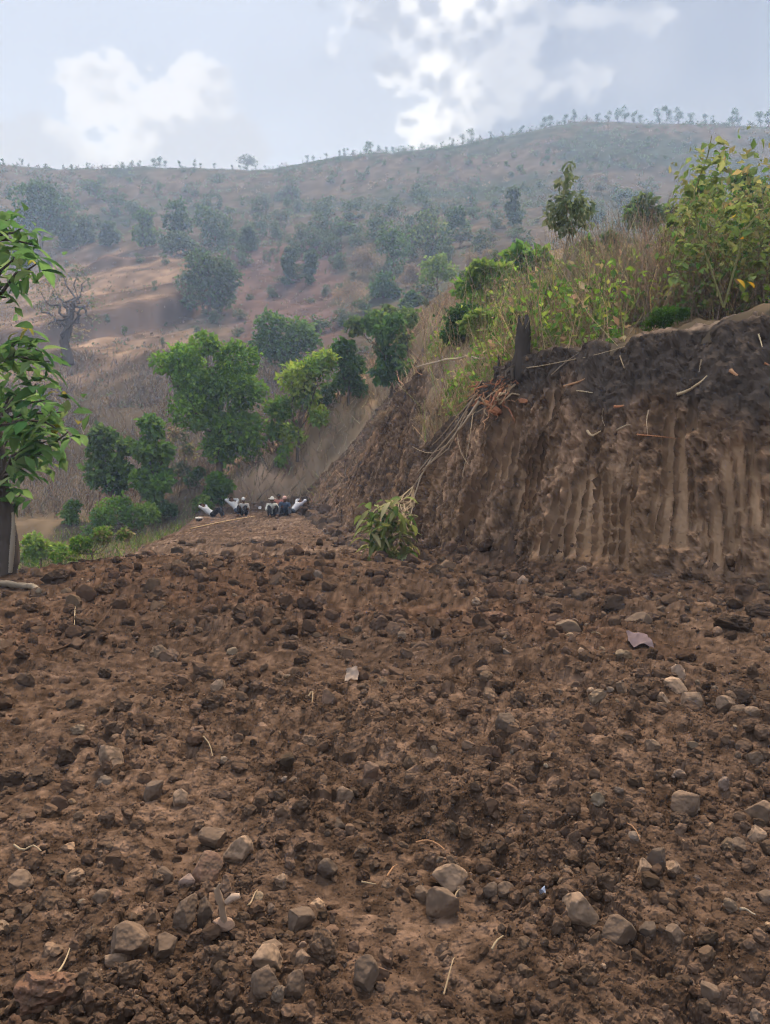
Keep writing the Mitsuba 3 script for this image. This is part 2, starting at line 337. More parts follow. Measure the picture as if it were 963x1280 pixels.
def land_colour(x, y):
    az = x / np.maximum(y, 1)
    a, b = fb(x, y, 16, 4, 71), fb(x, y, 4.5, 3, 72); f_ = ss(40, 70, y)
    g = fb(x, y, 0.8, 3, 73) * (1 - f_) + fb(x, y, 2.4, 1, 74) * 0.8 * f_
    col = np.broadcast_to(np.array([0.083, 0.066, 0.048]), x.shape + (3,)).copy()
    col = col * (1 - 0.35 * (ss(40, 48, y) * (1 - ss(105, 125, y)) * (az < -0.02)))[..., None]
    dry = (ss(-0.12, 0.2, a + 0.4 * b) * (1 - 0.6 * ss(40, 48, y)))[..., None]
    green = (ss(-0.08, 0.15, fb(x, y, 30, 4, 78) + 0.6 * b) * ss(110, 130, y))[..., None]
    col = col * (1 - 0.6 * dry) + np.array([0.130, 0.100, 0.070]) * 0.6 * dry
    col = col * (1 - 0.7 * green) + np.array([0.042, 0.052, 0.032]) * 0.7 * green
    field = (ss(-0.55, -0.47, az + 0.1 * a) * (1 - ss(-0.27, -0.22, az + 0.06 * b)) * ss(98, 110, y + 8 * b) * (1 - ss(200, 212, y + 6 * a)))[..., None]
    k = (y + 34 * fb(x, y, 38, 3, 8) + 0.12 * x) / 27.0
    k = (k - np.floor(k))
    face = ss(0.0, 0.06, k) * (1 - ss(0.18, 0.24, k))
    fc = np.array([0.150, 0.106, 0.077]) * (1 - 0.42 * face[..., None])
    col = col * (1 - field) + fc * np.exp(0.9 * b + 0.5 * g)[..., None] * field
    kn = knoll(x, y); ring = (ss(0.74, 0.82, kn + 0.15 * g) * (1 - ss(1.0, 1.1, kn + 0.15 * g)))[..., None]
    col = col * (1 - 0.75 * ring) + np.array([0.085, 0.058, 0.047]) * np.exp(1.0 * b + 0.8 * g)[..., None] * 0.75 * ring  # dark ring: shade of the steep knoll riser put into the colour
    orch = (ss(-0.22, -0.18, az + 0.05 * b) * (1 - ss(-0.07, -0.04, az + 0.05 * b)) * ss(95, 110, y + 9 * b) * (1 - ss(185, 205, y)))[..., None]
    col = col * (1 - orch) + np.array([0.095, 0.063, 0.055]) * orch
    slope = (ss(-11, -8, x + 2 * b) * (1 - ss(0, 4, x + 2 * b)) * ss(28, 33, y) * (1 - ss(50, 56, y + 5 * b)))[..., None]
    col = col * (1 - slope) + np.array([0.30, 0.215, 0.155]) * np.exp(1.2 * b + 1.6 * g)[..., None] * slope
    straw = (ss(-6, 2, x + 0.05 * y + 4 * b) * (1 - ss(50, 60, y)) * ss(10, 14, y))[..., None]
    col = col * (1 - 0.8 * straw) + np.array([0.235, 0.175, 0.115]) * 0.8 * straw
    hill = ss(215, 250, y)[..., None]
    mix = ss(-0.1, 0.15, fb(x, y, 40, 4, 75) + 0.5 * b)[..., None]
    col = col * (1 - hill) + (np.array([0.086, 0.070, 0.052]) * (1 - mix) + np.array([0.042, 0.052, 0.034]) * mix) * hill
    return np.clip(col * np.exp(g * 0.8)[..., None], 0.01, 0.6)

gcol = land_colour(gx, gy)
near = (1 - ss(0.3, 1.6, gd + 0.8 * fb(gx, gy, 0.8, 3, 77)))[..., None]
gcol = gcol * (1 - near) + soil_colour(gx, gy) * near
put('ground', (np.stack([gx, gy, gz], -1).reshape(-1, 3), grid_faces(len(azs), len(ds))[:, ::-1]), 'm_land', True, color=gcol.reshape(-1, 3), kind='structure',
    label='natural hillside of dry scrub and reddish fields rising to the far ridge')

_hd = np.geomspace(1.2, 420, 190)
def hit(px, row):
    """where the sight line through (px, row) meets the land"""
    d, lo = ray(px, row), 0
    for span in (_hd, None):
        t = span if span is not None else np.linspace(t[max(i - 1, 0)], t[i], 48)
        p = EYEP + d * t[:, None]
        under = p[:, 2] < land(p[:, 0], p[:, 1])
        i = int(np.argmax(under)) if under.any() else len(t) - 1
    return p[i]

# -- the bulldozed bench in front of the camera
rows = 1.0 / np.linspace(1 / 1.5, 1 / 47.0, 500)
rows = np.unique(np.concatenate([rows[rows < 22], np.linspace(22, 47, 80)]))
us = np.linspace(-0.60, 0.60, 640)
bx, by = np.meshgrid(us, rows, indexing='xy')
bx = bx * (by + 1.1); by = by * np.ones_like(bx)
bz, bd, *_ = land(bx, by, True)
edge = 1 - ss(0.1, 0.9, bd)
bz = bz + soil_relief(bx, by) * (0.25 + 0.75 * edge) - 0.45 * ss(0.5, 1.0, bd)
bf = grid_faces(len(rows), len(us))
keep = (bd.ravel()[bf] < 1.05).all(1)
bcol = soil_colour(bx, by)
wd, ww = worley(bx, by, 0.09, 5)
bcol = bcol * np.exp(0.35 * (ww - 0.5))[..., None]
put('dirt_bench', (np.stack([bx, by, bz], -1).reshape(-1, 3), bf[keep]), 'm_soil', False, color=bcol.reshape(-1, 3), kind='structure', label='freshly turned brown earth of the bulldozed bench')
_ground_soil = lambda x, y: land(x, y) + soil_relief(x, y)

# -- the cut bank
NS, NT = 800, 180
bs = np.concatenate([[0], np.cumsum(np.linalg.norm(np.diff(BASE_S, axis=0), axis=1))])
sl = np.concatenate([np.linspace(1.5, 17.0, 470), np.linspace(17.05, bs[-1] - 1.0, NS - 470)])
px_, py_ = np.interp(sl, bs, BASE_S[:, 0]), np.interp(sl, bs, BASE_S[:, 1])
ang = np.interp(sl, [0, 8, 13, 18, 30, 45], np.radians([68, 63, 50, 34, 24, 30]))
dx_, dy_ = np.cos(ang), np.sin(ang)
probe = np.linspace(0.3, 9, 300)
_, d_, _, n_, c_ = land(px_[:, None] + dx_[:, None] * probe, py_[:, None] + dy_[:, None] * probe, True)
crest = probe[np.where((c_ > n_).any(1), np.argmax(c_ > n_, 1), 299)]
crest = np.convolve(np.pad(crest, 6, mode='edge'), np.ones(13) / 13, 'valid')
q = np.linspace(0, 1, NT)
along = np.interp(q, [0, 0.16, 0.86, 1.0], [-0.35, 0, 1, 1.25])
talus = 0.9
dd = np.where(along[None] < 0, along[None] * 1.0, 0) + np.where(along[None] >= 0, np.minimum(along[None], 1) * crest[:, None], 0) + np.where(along[None] > 1, (along[None] - 1) * 4.0, 0)
X, Y = px_[:, None] + dx_[:, None] * dd, py_[:, None] + dy_[:, None] * dd
Z, DD, BZ, NZ, CZ = land(X, Y, True)
S = np.repeat(sl[:, None], NT, 1)
face = ss(0.06, 0.24, along)[None] * (1 - ss(0.97, 1.06, along))[None] * np.ones_like(S)
def sz(px, row):
    d = ray(px, row); d = d / np.linalg.norm(d); v = np.stack([X, Y, Z], -1) - EYEP; t = v @ d
    i = np.unravel_index(np.argmin(np.linalg.norm(v - t[..., None] * d, axis=-1) / t), S.shape)
    return S[i], Z[i]
lean = S - 0.16 * (Z - 1.0) + 0.42 * fb(S, Z * 0.3, 0.85, 3, 81)
cell = np.floor(lean / 0.19); ph = lean / 0.19 - cell
rc = meshkit.noise(np.stack([cell, 0 * cell, 0 * cell], -1) + 0.5, 5)
tooth = np.sqrt(np.clip(1 - (2 * ph - 1) ** 2, 0, 1))
patch = np.zeros_like(S) - 1
for px, row, ws, wz in ((628, 570, 0.62, 0.95), (668, 590, 0.30, 0.6), (682, 690, 0.22, 0.5), (735, 660, 0.75, 0.85), (772, 660, 0.30, 0.7), (850, 580, 0.22, 0.8), (868, 520, 0.15, 0.5), (838, 650, 0.28, 0.45), (922, 600, 0.30, 0.55), (905, 690, 0.2, 0.35), (700, 500, 0.3, 0.4), (590, 640, 0.35, 0.6)):
    s0, z0 = sz(px, row)
    patch = np.maximum(patch, 1 - np.maximum(np.abs(S - 0.16 * (Z - z0) - s0) / (1.12 * ws), np.abs(Z - z0) / wz))
patch = ss(0.0, 0.35, patch + 1.5 * fb(S, Z * 0.45, 0.42, 4, 182) + 0.5 * (rc - 0.5)) * ss(0.10, 0.26, along)[None] * (1 - ss(0.80, 0.95, along))[None]
over_foot = DD - slump(X, Y) + 0.12 * fb(S, Z, 0.3, 3, 211)
patch = patch * ss(0.0, 0.12, over_foot)
patch = patch * (1 - 0.6 * ss(17, 22, S))
groove = patch * ss(0.45, 0.75, tooth + 0.5 * fb(S, Z, 0.10, 3, 97)) * ss(0.15, 0.3, rc)
big = fb(S, Z * 0.35, 1.1, 4, 83)
wS, wZ = S + 0.25 * fb(S, Z, 0.2, 3, 90), Z + 0.25 * fb(S, Z, 0.2, 3, 91)
lumps1, _w = worley(wS, wZ, 0.17, 6); lumps2, _w2 = worley(wS, wZ, 0.075, 7)
outw = (0.55 * big * face - 0.10 * groove * face + 0.05 * groove * fb(S, Z, 0.06, 3, 101)
        + (1 - 0.9 * groove) * (0.11 * np.sqrt(np.clip(1 - lumps1 ** 2, 0, 1)) * (0.3 + 0.7 * _w) + 0.06 * np.sqrt(np.clip(1 - lumps2 ** 2, 0, 1)) * (0.3 + 0.7 * _w2) + 0.26 * fb(S, Z, 0.35, 4, 84) + 0.10 * fb(S, Z, 0.09, 3, 98))
        + 0.07 * fb(lean, Z * 0.12, 0.08, 3, 85) * groove
        + 0.10 * fb(lean, Z * 0.18, 0.45, 3, 99) * face)
BANK0 = (X.copy(), Y.copy())
rag = fb(S, Y, 0.5, 4, 86)
X = X - dx_[:, None] * outw * 0.9; Y = Y - dy_[:, None] * outw * 0.9
Z = Z + outw * 0.28 + rag * 0.32 * ss(0.7, 0.95, along)[None] * (1 - ss(1.1, 1.25, along))[None] - 0.35 * ss(1.12, 1.25, along)[None] - 0.3 * (1 - ss(-0.35, -0.1, along))[None]
depth = NZ - Z
g1, g2 = fb(S, Z, 0.6, 4, 87), fb(S, Z, 0.09, 3, 88)
bank_c = np.array([0.124, 0.081, 0.055]) * np.exp(1.0 * g1 + 1.5 * g2 + 0.12 - 0.25 * ss(16, 20, S) + 1.5 * fb(lean, Z * 0.15, 0.25, 3, 103))[..., None]
bank_c = bank_c * np.exp(0.55 * (_w - 0.5) + 0.6 * (_w2 - 0.5))[..., None]
tan = np.minimum(groove * (0.75 + 0.45 * ss(0.35, 0.8, rc)), 1.1)[..., None]
bank_c = bank_c * (1 - 0.85 * tan) + np.array([0.43, 0.295, 0.195]) * np.exp(0.8 * fb(lean, Z * 0.2, 0.12, 3, 89))[..., None] * 0.85 * tan
ochre = (ss(0.08, 0.25, fb(S, Z, 1.5, 3, 92)) * ss(6, 12, S) * (1 - ss(0.5, 0.9, along))[None])[..., None]
bank_c = bank_c * (1 - 0.45 * ochre) + np.array([0.22, 0.138, 0.083]) * 0.45 * ochre
top = (1 - ss(0.30, 0.9, depth + 1.1 * fb(S, Z, 0.8, 4, 93) - 0.5 * ss(14, 6, S)))[..., None] * (1 - 0.6 * ss(16, 20, S))[..., None]
bank_c = bank_c * (1 - top) + np.array([0.072, 0.058, 0.050]) * np.exp(1.0 * g2 + 0.5 * g1)[..., None] * top
over = (ss(1.0, 1.06, along)[None] * np.ones_like(S))[..., None]
bank_c = bank_c * (1 - over) + np.array([0.19, 0.142, 0.110]) * np.exp(1.2 * g2)[..., None] * over
foot = (1 - ss(-0.10, 0.12, DD - slump(BANK0[0], BANK0[1]) + 0.25 * fb(S, Z, 0.3, 3, 211)))[..., None]
bank_c = bank_c * (1 - foot) + soil_colour(X, Y) * foot
put('cut_bank', (np.stack([X, Y, Z], -1).reshape(-1, 3), grid_faces(NS, NT)), 'm_soil', False, color=np.clip(bank_c, 0.01, 0.5).reshape(-1, 3), kind='structure',
    label='fresh earth bank scored by digger teeth, dark topsoil along its crest')
BANK = np.stack([X, Y, Z], -1)
def on_bank(px, row):
    """the point of the bank's face nearest to the sight line through (px, row)"""
    d = ray(px, row); d = d / np.linalg.norm(d)
    v = BANK.reshape(-1, 3) - EYEP
    t = v @ d
    off = np.linalg.norm(v - t[:, None] * d, axis=1) / t + t * 0.0006
    return BANK.reshape(-1, 3)[np.argmin(off)]

# ------------------------------------------------------------------ clods and stones
def lump_mesh(r, sub, kind):
    m = trimesh.creation.icosphere(subdivisions=sub)
    v = np.array(m.vertices)
    if kind == 'stone':
        for _ in range(11):
            n = unit(r, 1)[0]; h = r.uniform(0.52, 0.86)
            over = np.maximum(v @ n - h, 0)
            v = v - over[:, None] * n * 0.96
        v = v * (1 + 0.10 * (meshkit.fbm(v * 2.2 + r.uniform(0, 50), 3)[:, None] - 0.5))
    else:
        v = v * (1 + 0.9 * (meshkit.fbm(v * 1.6 + r.uniform(0, 50), 3)[:, None] - 0.5) + (0.30 * (0.5 - np.abs(2 * meshkit.noise(v * 2.6 + r.uniform(0, 50))[:, None] - 1)) + 0.12 * (0.5 - np.abs(2 * meshkit.noise(v * 5.5 + r.uniform(0, 50))[:, None] - 1)) if sub > 1 else 0))
        if sub > 2:
            k = 26 if sub == 3 else 70
            q = unit(r, k); a = r.uniform(0.25, 0.6, k) * (1 if sub == 3 else 0.65)
            ang = np.arccos(np.clip(norm(v) @ q.T, -1, 1)) / a
            v = v * (0.85 + (0.32 * a * np.sqrt(np.clip(1 - ang ** 2, 0, 1))).max(1)[:, None] * 1.4)
        for _ in range(3):
            n = unit(r, 1)[0]; h = r.uniform(0.55, 0.85)
            v = v - np.maximum(v @ n - h, 0)[:, None] * n * 0.8
    return v / np.abs(v).max(), np.array(m.faces)

def rot(r, n):
    q = norm(r.normal(0, 1, (n, 4)))
    w, x, y, z = q.T
    return np.stack([1 - 2 * (y * y + z * z), 2 * (x * y - z * w), 2 * (x * z + y * w), 2 * (x * y + z * w), 1 - 2 * (x * x + z * z), 2 * (y * z - x * w),
                     2 * (x * z - y * w), 2 * (y * z + x * w), 1 - 2 * (x * x + y * y)], -1).reshape(n, 3, 3)

CLOD_COLS = [[0.078, 0.055, 0.042], [0.060, 0.043, 0.034], [0.096, 0.069, 0.053], [0.084, 0.054, 0.040], [0.118, 0.084, 0.063], [0.078, 0.060, 0.048]]
PALE_COLS = [[0.155, 0.115, 0.088], [0.18, 0.125, 0.088], [0.125, 0.098, 0.082]]
r = np.random.default_rng(21)
PROTO = {s: [lump_mesh(r, s, 'clod' if i % 4 else 'stone') for i in range(16)] for s in (0, 1, 2, 3)}

# where clods lie: many over the whole bench, evenly thick per view angle, sizes by a power law
def scatter(n, dmin, dmax, smin, smax, r, lo=-0.66, hi=0.66):
    y = 1 / r.uniform(1 / dmax, 1 / dmin, n)
    x = r.uniform(lo, hi, n) * y
    size = smin * (smax / smin) ** (r.uniform(0, 1, n) ** 4.4) * y      # seen size by distance
    ok = (outside(x, y) < 0.7) & (r.uniform(0, 1, n) < crumb(x, y) ** 0.8 + 0.10)
    return x[ok], y[ok], size[ok]
cx, cy, cs = scatter(52000, 1.9, 24.0, 0.0014, 0.015, r)
fx, fy, fs = scatter(2500, 18, 46, 0.0010, 0.0045, r)
tb = r.integers(0, NS, 6000), np.concatenate([r.integers(0, int(NT * 0.21), 3000), r.integers(int(NT * 0.2), int(NT * 0.86), 3000)])       # fallen crumbs along the foot of the bank
tx, ty = BANK[tb][:, 0], BANK[tb][:, 1]
cx, cy, cs = np.concatenate([cx, fx]), np.concatenate([cy, fy]), np.concatenate([cs, fs])
cs = np.minimum(cs, 0.17)
clump = ss(-0.12, 0.2, fb(cx, cy, 0.7, 3, 15) + 0.6 * fb(cx, cy, 3, 2, 16))
sel = r.uniform(0, 1, len(cx)) < 0.35 + 0.65 * clump
cx, cy, cs = cx[sel], cy[sel], cs[sel]
cz = _ground_soil(cx, cy)
ts = np.where(np.arange(len(tx)) < 3000, 0.0016 * 7.0 ** (r.uniform(0, 1, len(tx)) ** 2.2), 0.0011 * 4.0 ** (r.uniform(0, 1, len(tx)) ** 2.6)) * ty
cx, cy, cz, cs = np.concatenate([cx, tx]), np.concatenate([cy, ty]), np.concatenate([cz, BANK[tb][:, 2]]), np.concatenate([cs, ts])
cc = tint(len(cx), CLOD_COLS, r, 0.30, 0.07)
pale = r.uniform(0, 1, len(cx)) < np.where(np.arange(len(cx)) < len(cx) - 3000, 0.03 + 0.10 * ss(0, 3, cx - 0.05 * cy), 0.02)
cc[pale] = tint(pale.sum(), PALE_COLS, r, 0.2, 0.1)
base = soil_colour(cx, cy)
base[len(cx) - 3000:] = np.clip(bank_c, 0.01, 0.5)[tb[0][3000:], tb[1][3000:]] * 1.05
cc = np.where(pale[:, None], cc, 0.35 * cc + 0.65 * base * 1.08)
cR = rot(r, len(cx))
cscale = r.uniform(0.6, 1.15, (len(cx), 3))
sink = r.uniform(-0.1, 0.45, len(cx))
seen = cs / np.hypot(cx, cy)
order = np.argsort(-seen)
inframe = (np.abs(cx / cy) < 0.49) & (cy < 30)
named = [i for i in order if inframe[i]][:240]
isnamed = np.zeros(len(cx), bool); isnamed[named] = True

def lump(i, sub, k):
    v, f = PROTO[sub][k]
    return (v * cscale[i] * cs[i]) @ cR[i].T + [cx[i], cy[i], cz[i] + cs[i] * (0.35 - sink[i])], f

parts = []
for sub, lo, hi in ((0, 0, 0.0058), (1, 0.0058, 0.0105), (2, 0.0105, 9)):
    for k in range(16):
        idx = np.nonzero((seen >= lo) & (seen < hi) & ~isnamed & (np.arange(len(cx)) % 16 == k))[0]
        if not len(idx): continue
        v, f = PROTO[sub][k]
        vv = np.einsum('nij,nvj->nvi', cR[idx], v[None] * (cscale[idx] * cs[idx, None])[:, None]) + np.stack([cx[idx], cy[idx], cz[idx] + cs[idx] * (0.35 - sink[idx])], -1)[:, None]
        ff = f[None] + (np.arange(len(idx)) * len(v))[:, None, None]
        g = np.exp(0.5 * (meshkit.noise(vv * 60) - 0.5))
        parts.append((vv.reshape(-1, 3), ff.reshape(-1, 3), (cc[idx][:, None] * g[..., None]).reshape(-1, 3)))
crumbs = join(parts)
put('soil_crumbs', crumbs[:2], 'm_soil', False, color=crumbs[2], kind='stuff', label='loose crumbs of brown earth and gravel strewn over the turned soil', cat='soil')
for i in named:
    v, f = lump(i, 3 if seen[i] > 0.0155 else 2, int(i % 16))
    g = np.exp(0.5 * (meshkit.noise(v * 60) - 0.5))
    put(numbered('earth_clod'), (v, f), 'm_soil', False, color=cc[i] * g[:, None], label='unremarkable crumbly brown clod among many in the turned soil', cat='clod', group='small clods and stones lying loose in the turned soil')

# the larger stones and clods that stand out, each its own
GREY, RUST, SAND, DARK, BROWN = [0.124, 0.085, 0.061], [0.145, 0.088, 0.064], [0.205, 0.143, 0.102], [0.062, 0.045, 0.036], [0.095, 0.066, 0.049]
STONES = [  # px, row, width, height, colour, kind, label
    (257, 1077, 42, 46, RUST, 'stone', 'reddish brown block of stone with a flat front, left of the upright white root'),
    (297, 1051, 36, 38, SAND, 'stone', 'pale tan wedge of stone just right of the reddish block'),
    (265, 1036, 36, 27, GREY, 'stone', 'dull grey stone half buried behind the reddish block'),
    (205, 1095, 22, 20, BROWN, 'stone', 'brown oblong stone leaning left of the reddish block'),
    (232, 1146, 28, 50, BROWN, 'stone', 'tall upright brown stone slab left of the white root'),
    (257, 1148, 22, 36, DARK, 'stone', 'dark narrow stone between the upright slab and the white root'),
    (160, 1199, 52, 42, GREY, 'stone', 'large smooth grey stone with a rounded back at lower left'),
    (206, 1189, 30, 34, BROWN, 'stone', 'rounded brown stone with pale scratches right of the smooth grey stone'),
    (142, 1216, 32, 17, SAND, 'stone', 'flat tan stone at the foot of the smooth grey stone'),
    (334, 1227, 42, 42, SAND, 'stone', 'light angular stone with a sharp top edge near the bottom of the picture'),
    (286, 1219, 46, 40, BROWN, 'clod', 'big knobbly brown clod left of the light angular stone'),
    (336, 1199, 34, 22, GREY, 'stone', 'broad grey stone behind the light angular stone'),
    (333, 1266, 38, 36, BROWN, 'stone', 'square brown stone below the light angular stone at the bottom edge'),
    (368, 1266, 26, 34, BROWN, 'stone', 'small upright brown stone at the bottom edge beside the square one'),
    (404, 1212, 46, 42, BROWN, 'clod', 'wide crumbling clod right of the light angular stone'),
    (455, 1246, 34, 40, BROWN, 'stone', 'smooth domed brown stone standing alone near the bottom edge'),
    (379, 1236, 20, 16, GREY, 'stone', 'small purplish grey stone between the light angular stone and the domed one'),
    (375, 1163, 36, 24, BROWN, 'stone', 'long low brown stone in front of the dark hollow'),
    (563, 1095, 46, 32, SAND, 'stone', 'jagged pale stone with a peaked top in the lower middle'),
    (553, 1131, 42, 36, GREY, 'stone', 'brownish grey five sided stone below the jagged pale one'),
    (527, 1117, 20, 18, GREY, 'stone', 'small round grey stone left of the five sided one'),
    (577, 1109, 18, 20, GREY, 'stone', 'small blunt stone right under the jagged pale one'),
    (612, 1115, 24, 22, DARK, 'stone', 'dark round stone of a pair, right of the jagged pale stone'),
    (633, 1117, 24, 20, BROWN, 'stone', 'brown stone of a pair, right of the dark round one'),
    (726, 1157, 46, 46, SAND, 'stone', 'long tan stone tilted to the right at lower right'),
    (773, 1186, 48, 40, BROWN, 'stone', 'broad round brown boulder right of the long tilted tan stone'),
    (764, 1131, 40, 38, BROWN, 'clod', 'large soil coated clod above the round boulder'),
    (808, 1108, 26, 24, SAND, 'stone', 'light oval stone above right of the round boulder'),
    (843, 1105, 22, 17, SAND, 'stone', 'small bright tan stone right of the light oval stone'),
    (821, 1099, 24, 30, DARK, 'stone', 'dark brown stone between the two light stones at right'),
    (810, 1190, 22, 20, DARK, 'stone', 'dark flat stone leaning on the round boulder'),
    (845, 1196, 26, 20, BROWN, 'stone', 'rounded stone right of the round boulder'),
    (888, 1256, 24, 22, BROWN, 'stone', 'brown stone near the lower right corner'),
    (735, 1256, 34, 26, BROWN, 'clod', 'smooth rounded clod at the bottom edge right of the middle'),
    (860, 1010, 38, 30, GREY, 'stone', 'angular greyish stone at the right, below the line of tan stones'),
    (951, 1030, 34, 30, GREY, 'stone', 'faceted grey stone at the right edge'),
    (850, 1041, 34, 24, DARK, 'clod', 'dark overhanging clod at the right'),
    (947, 1056, 22, 20, SAND, 'stone', 'tan stone under the faceted grey stone at the right edge'),
    (924, 1068, 20, 18, BROWN, 'stone', 'brown cobble below the faceted grey stone'),
    (957, 1133, 20, 20, BROWN, 'stone', 'round stone cut by the right edge'),
    (632, 928, 28, 26, DARK, 'stone', 'dark squat stone standing alone in the middle right'),
    (463, 965, 20, 26, RUST, 'stone', 'upright reddish brick shaped stone in the middle'),
    (432, 990, 28, 20, GREY, 'stone', 'greyish domed stone below the brick shaped one'),
    (420, 1022, 30, 16, DARK, 'stone', 'flat dark slate like stone in the middle'),
    (410, 1077, 26, 24, DARK, 'stone', 'dark cone shaped lump in the middle foreground'),
    (351, 1094, 16, 16, SAND, 'stone', 'yellowish pebble right of the pale tan wedge'),
    (274, 872, 21, 17, SAND, 'stone', 'small pale tan stone at the left middle, near a dark clod'),
    (266, 893, 28, 22, DARK, 'clod', 'dark clod below the small pale tan stone'),
    (410, 892, 22, 20, RUST, 'stone', 'reddish stone below the white scrap in the middle'),
    (481, 845, 14, 14, RUST, 'stone', 'small reddish stone right of the white scrap'),
    (648, 890, 24, 26, DARK, 'clod', 'dark pointed clod right of the middle'),
    (712, 795, 32, 22, GREY, 'stone', 'light grey stone lying below the bank'),
    (798, 786, 36, 20, GREY, 'stone', 'broad grey brown stone behind the purple wrapper'),
    (842, 875, 34, 24, SAND, 'stone', 'largest of the tan stones in a line at the right'),
    (830, 891, 16, 20, SAND, 'stone', 'small tan stone leaning under the largest of the tan line'),
    (866, 898, 26, 24, SAND, 'stone', 'second tan stone in the line at the right'),
    (906, 902, 26, 20, SAND, 'stone', 'yellowish tan stone third in the line at the right'),
    (924, 907, 20, 20, GREY, 'stone', 'grey brown stone touching the yellowish tan one'),
    (940, 914, 18, 14, SAND, 'stone', 'tan stone at the right end of the line'),
    (921, 890, 36, 22, DARK, 'clod', 'dark clod behind the right end of the stone line'),
    (815, 952, 20, 16, GREY, 'stone', 'small grey stone alone below the stone line'),
    (740, 898, 13, 11, SAND, 'stone', 'pale rounded pebble left of the stone line'),
    (777, 886, 14, 16, GREY, 'stone', 'small pointed grey stone left of the stone line'),
    (617, 776, 34, 16, RUST, 'clod', 'flat orange brown slab of earth in front of the bank'),
    (607, 783, 22, 22, DARK, 'clod', 'dark clod beside the orange brown slab'),
    (140, 950, 26, 34, SAND, 'stone', 'upright light brown stone at the far left middle'),
    (84, 945, 28, 28, DARK, 'clod', 'tall dark clod left of the upright light brown stone'),
    (47, 972, 38, 30, DARK, 'clod', 'dark flat topped clod near the left edge'),
    (14, 968, 30, 22, DARK, 'clod', 'dark clod at the left edge'),
    (192, 978, 22, 36, BROWN, 'stone', 'narrow upright stone right of the upright light brown one'),
    (224, 990, 22, 24, SAND, 'stone', 'small egg shaped tan stone at the left'),
    (62, 1131, 38, 32, BROWN, 'clod', 'rounded lump of earth near the left edge'),
    (22, 1109, 30, 32, GREY, 'stone', 'greyish dusty stone at the left edge'),
    (92, 1097, 26, 24, SAND, 'clod', 'light crumbly clod right of the dusty stone'),
    (127, 1125, 20, 20, BROWN, 'stone', 'brown stone right of the light crumbly clod'),
    (145, 1120, 18, 14, RUST, 'stone', 'rust coloured pebble at the left'),
    (60, 1262, 90, 60, RUST, 'clod', 'big reddish brown mound of clods in the lower left corner'),
    (110, 1258, 50, 46, BROWN, 'clod', 'rounded brown clod right of the reddish mound'),
    (160, 1254, 38, 36, BROWN, 'clod', 'brown clod at the bottom left, beyond the rounded one'),
    (68, 722, 36, 26, DARK, 'clod', 'large dark clod on the lip of the bench, right of the pale log'),
    (206, 712, 20, 10, DARK, 'clod', 'dark clod on the lip of the bench left of the middle'),
    (322, 712, 22, 14, DARK, 'clod', 'dark clod on the lip of the bench in the middle'),
    (920, 790, 50, 24, DARK, 'clod', 'long dark clod in front of the bank at the right'),
    (945, 775, 30, 22, DARK, 'clod', 'dark clod at the foot of the bank at the right edge'),
    (770, 760, 30, 20, DARK, 'clod', 'dark clod at the foot of the bank, left of a second one'),
]
r = np.random.default_rng(33)
for px, row, w, h, colr, kind, text in STONES:
    p = hit(px, row + 0.36 * h)
    k = p[1] / FOC
    v, f = lump_mesh(r, 4 if w > 30 and kind == 'clod' else 3, kind)
    v = v / (np.ptp(v, axis=0) / 2)
    a = r.uniform(-0.35, 0.35)
    Rz = np.array([[math.cos(a), -math.sin(a), 0], [math.sin(a), math.cos(a), 0], [0, 0, 1]])
    tl = r.uniform(-0.35, 0.35) if w / h < 1.5 else 0.0
    Ry = np.array([[math.cos(tl), 0, math.sin(tl)], [0, 1, 0], [-math.sin(tl), 0, math.cos(tl)]])
    v = (v * [w * k / 2, (w + h) * k * 0.26, h * k * 0.60]) @ Rz.T @ Ry.T
    z = float(_ground_soil(np.array([p[0]]), np.array([p[1]]))[0])
    v = v + [p[0], p[1] + 0.1 * w * k, max(z, p[2] - 0.03) + h * k * 0.18]
    g = np.exp((0.55 if kind == 'stone' else 0.8) * (meshkit.fbm(v * (1.1 / (w * k)) * 3, 4) - 0.5))
    dirt = ss(0.44, 0.60, meshkit.fbm(v * 5 / (w * k) + 9, 5))[:, None] * 0.75
    col = np.array(colr) * np.exp(r.normal(0, 0.08)) * g[:, None] * (1 - dirt) + np.array([0.074, 0.052, 0.039]) * dirt
    put(numbered('stone' if kind == 'stone' else 'large_clod'), (v, f), 'm_stone' if kind == 'stone' else 'm_soil', kind == 'stone', color=col, label=text, cat='stone' if kind == 'stone' else 'clod')

# ------------------------------------------------------------------ trees, shrubs, grass
G_BRIGHT = [[0.218, 0.364, 0.048], [0.156, 0.282, 0.048], [0.104, 0.209, 0.043], [0.311, 0.4, 0.065]]
G_MID = [[0.092, 0.179, 0.049], [0.07, 0.143, 0.043], [0.131, 0.22, 0.058]]
G_DARK = [[0.057, 0.116, 0.046], [0.075, 0.144, 0.054], [0.045, 0.092, 0.04]]
G_DUSTY = [[0.062, 0.098, 0.048], [0.080, 0.122, 0.058], [0.046, 0.078, 0.038], [0.112, 0.155, 0.078]]
G_GREY = [[0.091, 0.13, 0.072], [0.114, 0.156, 0.086], [0.072, 0.107, 0.06]]
G_LIME = [[0.215, 0.312, 0.072], [0.169, 0.26, 0.065], [0.26, 0.325, 0.091], [0.124, 0.215, 0.058]]
G_TEAK = [[0.088, 0.185, 0.062], [0.123, 0.238, 0.078], [0.193, 0.298, 0.123], [0.07, 0.15, 0.053], [0.158, 0.263, 0.088]]
TAN = [[0.36, 0.275, 0.185], [0.29, 0.22, 0.150], [0.43, 0.34, 0.23], [0.22, 0.17, 0.125]]
GREYTWIG = [[0.25, 0.20, 0.165], [0.19, 0.15, 0.125], [0.32, 0.265, 0.22], [0.14, 0.108, 0.09]]
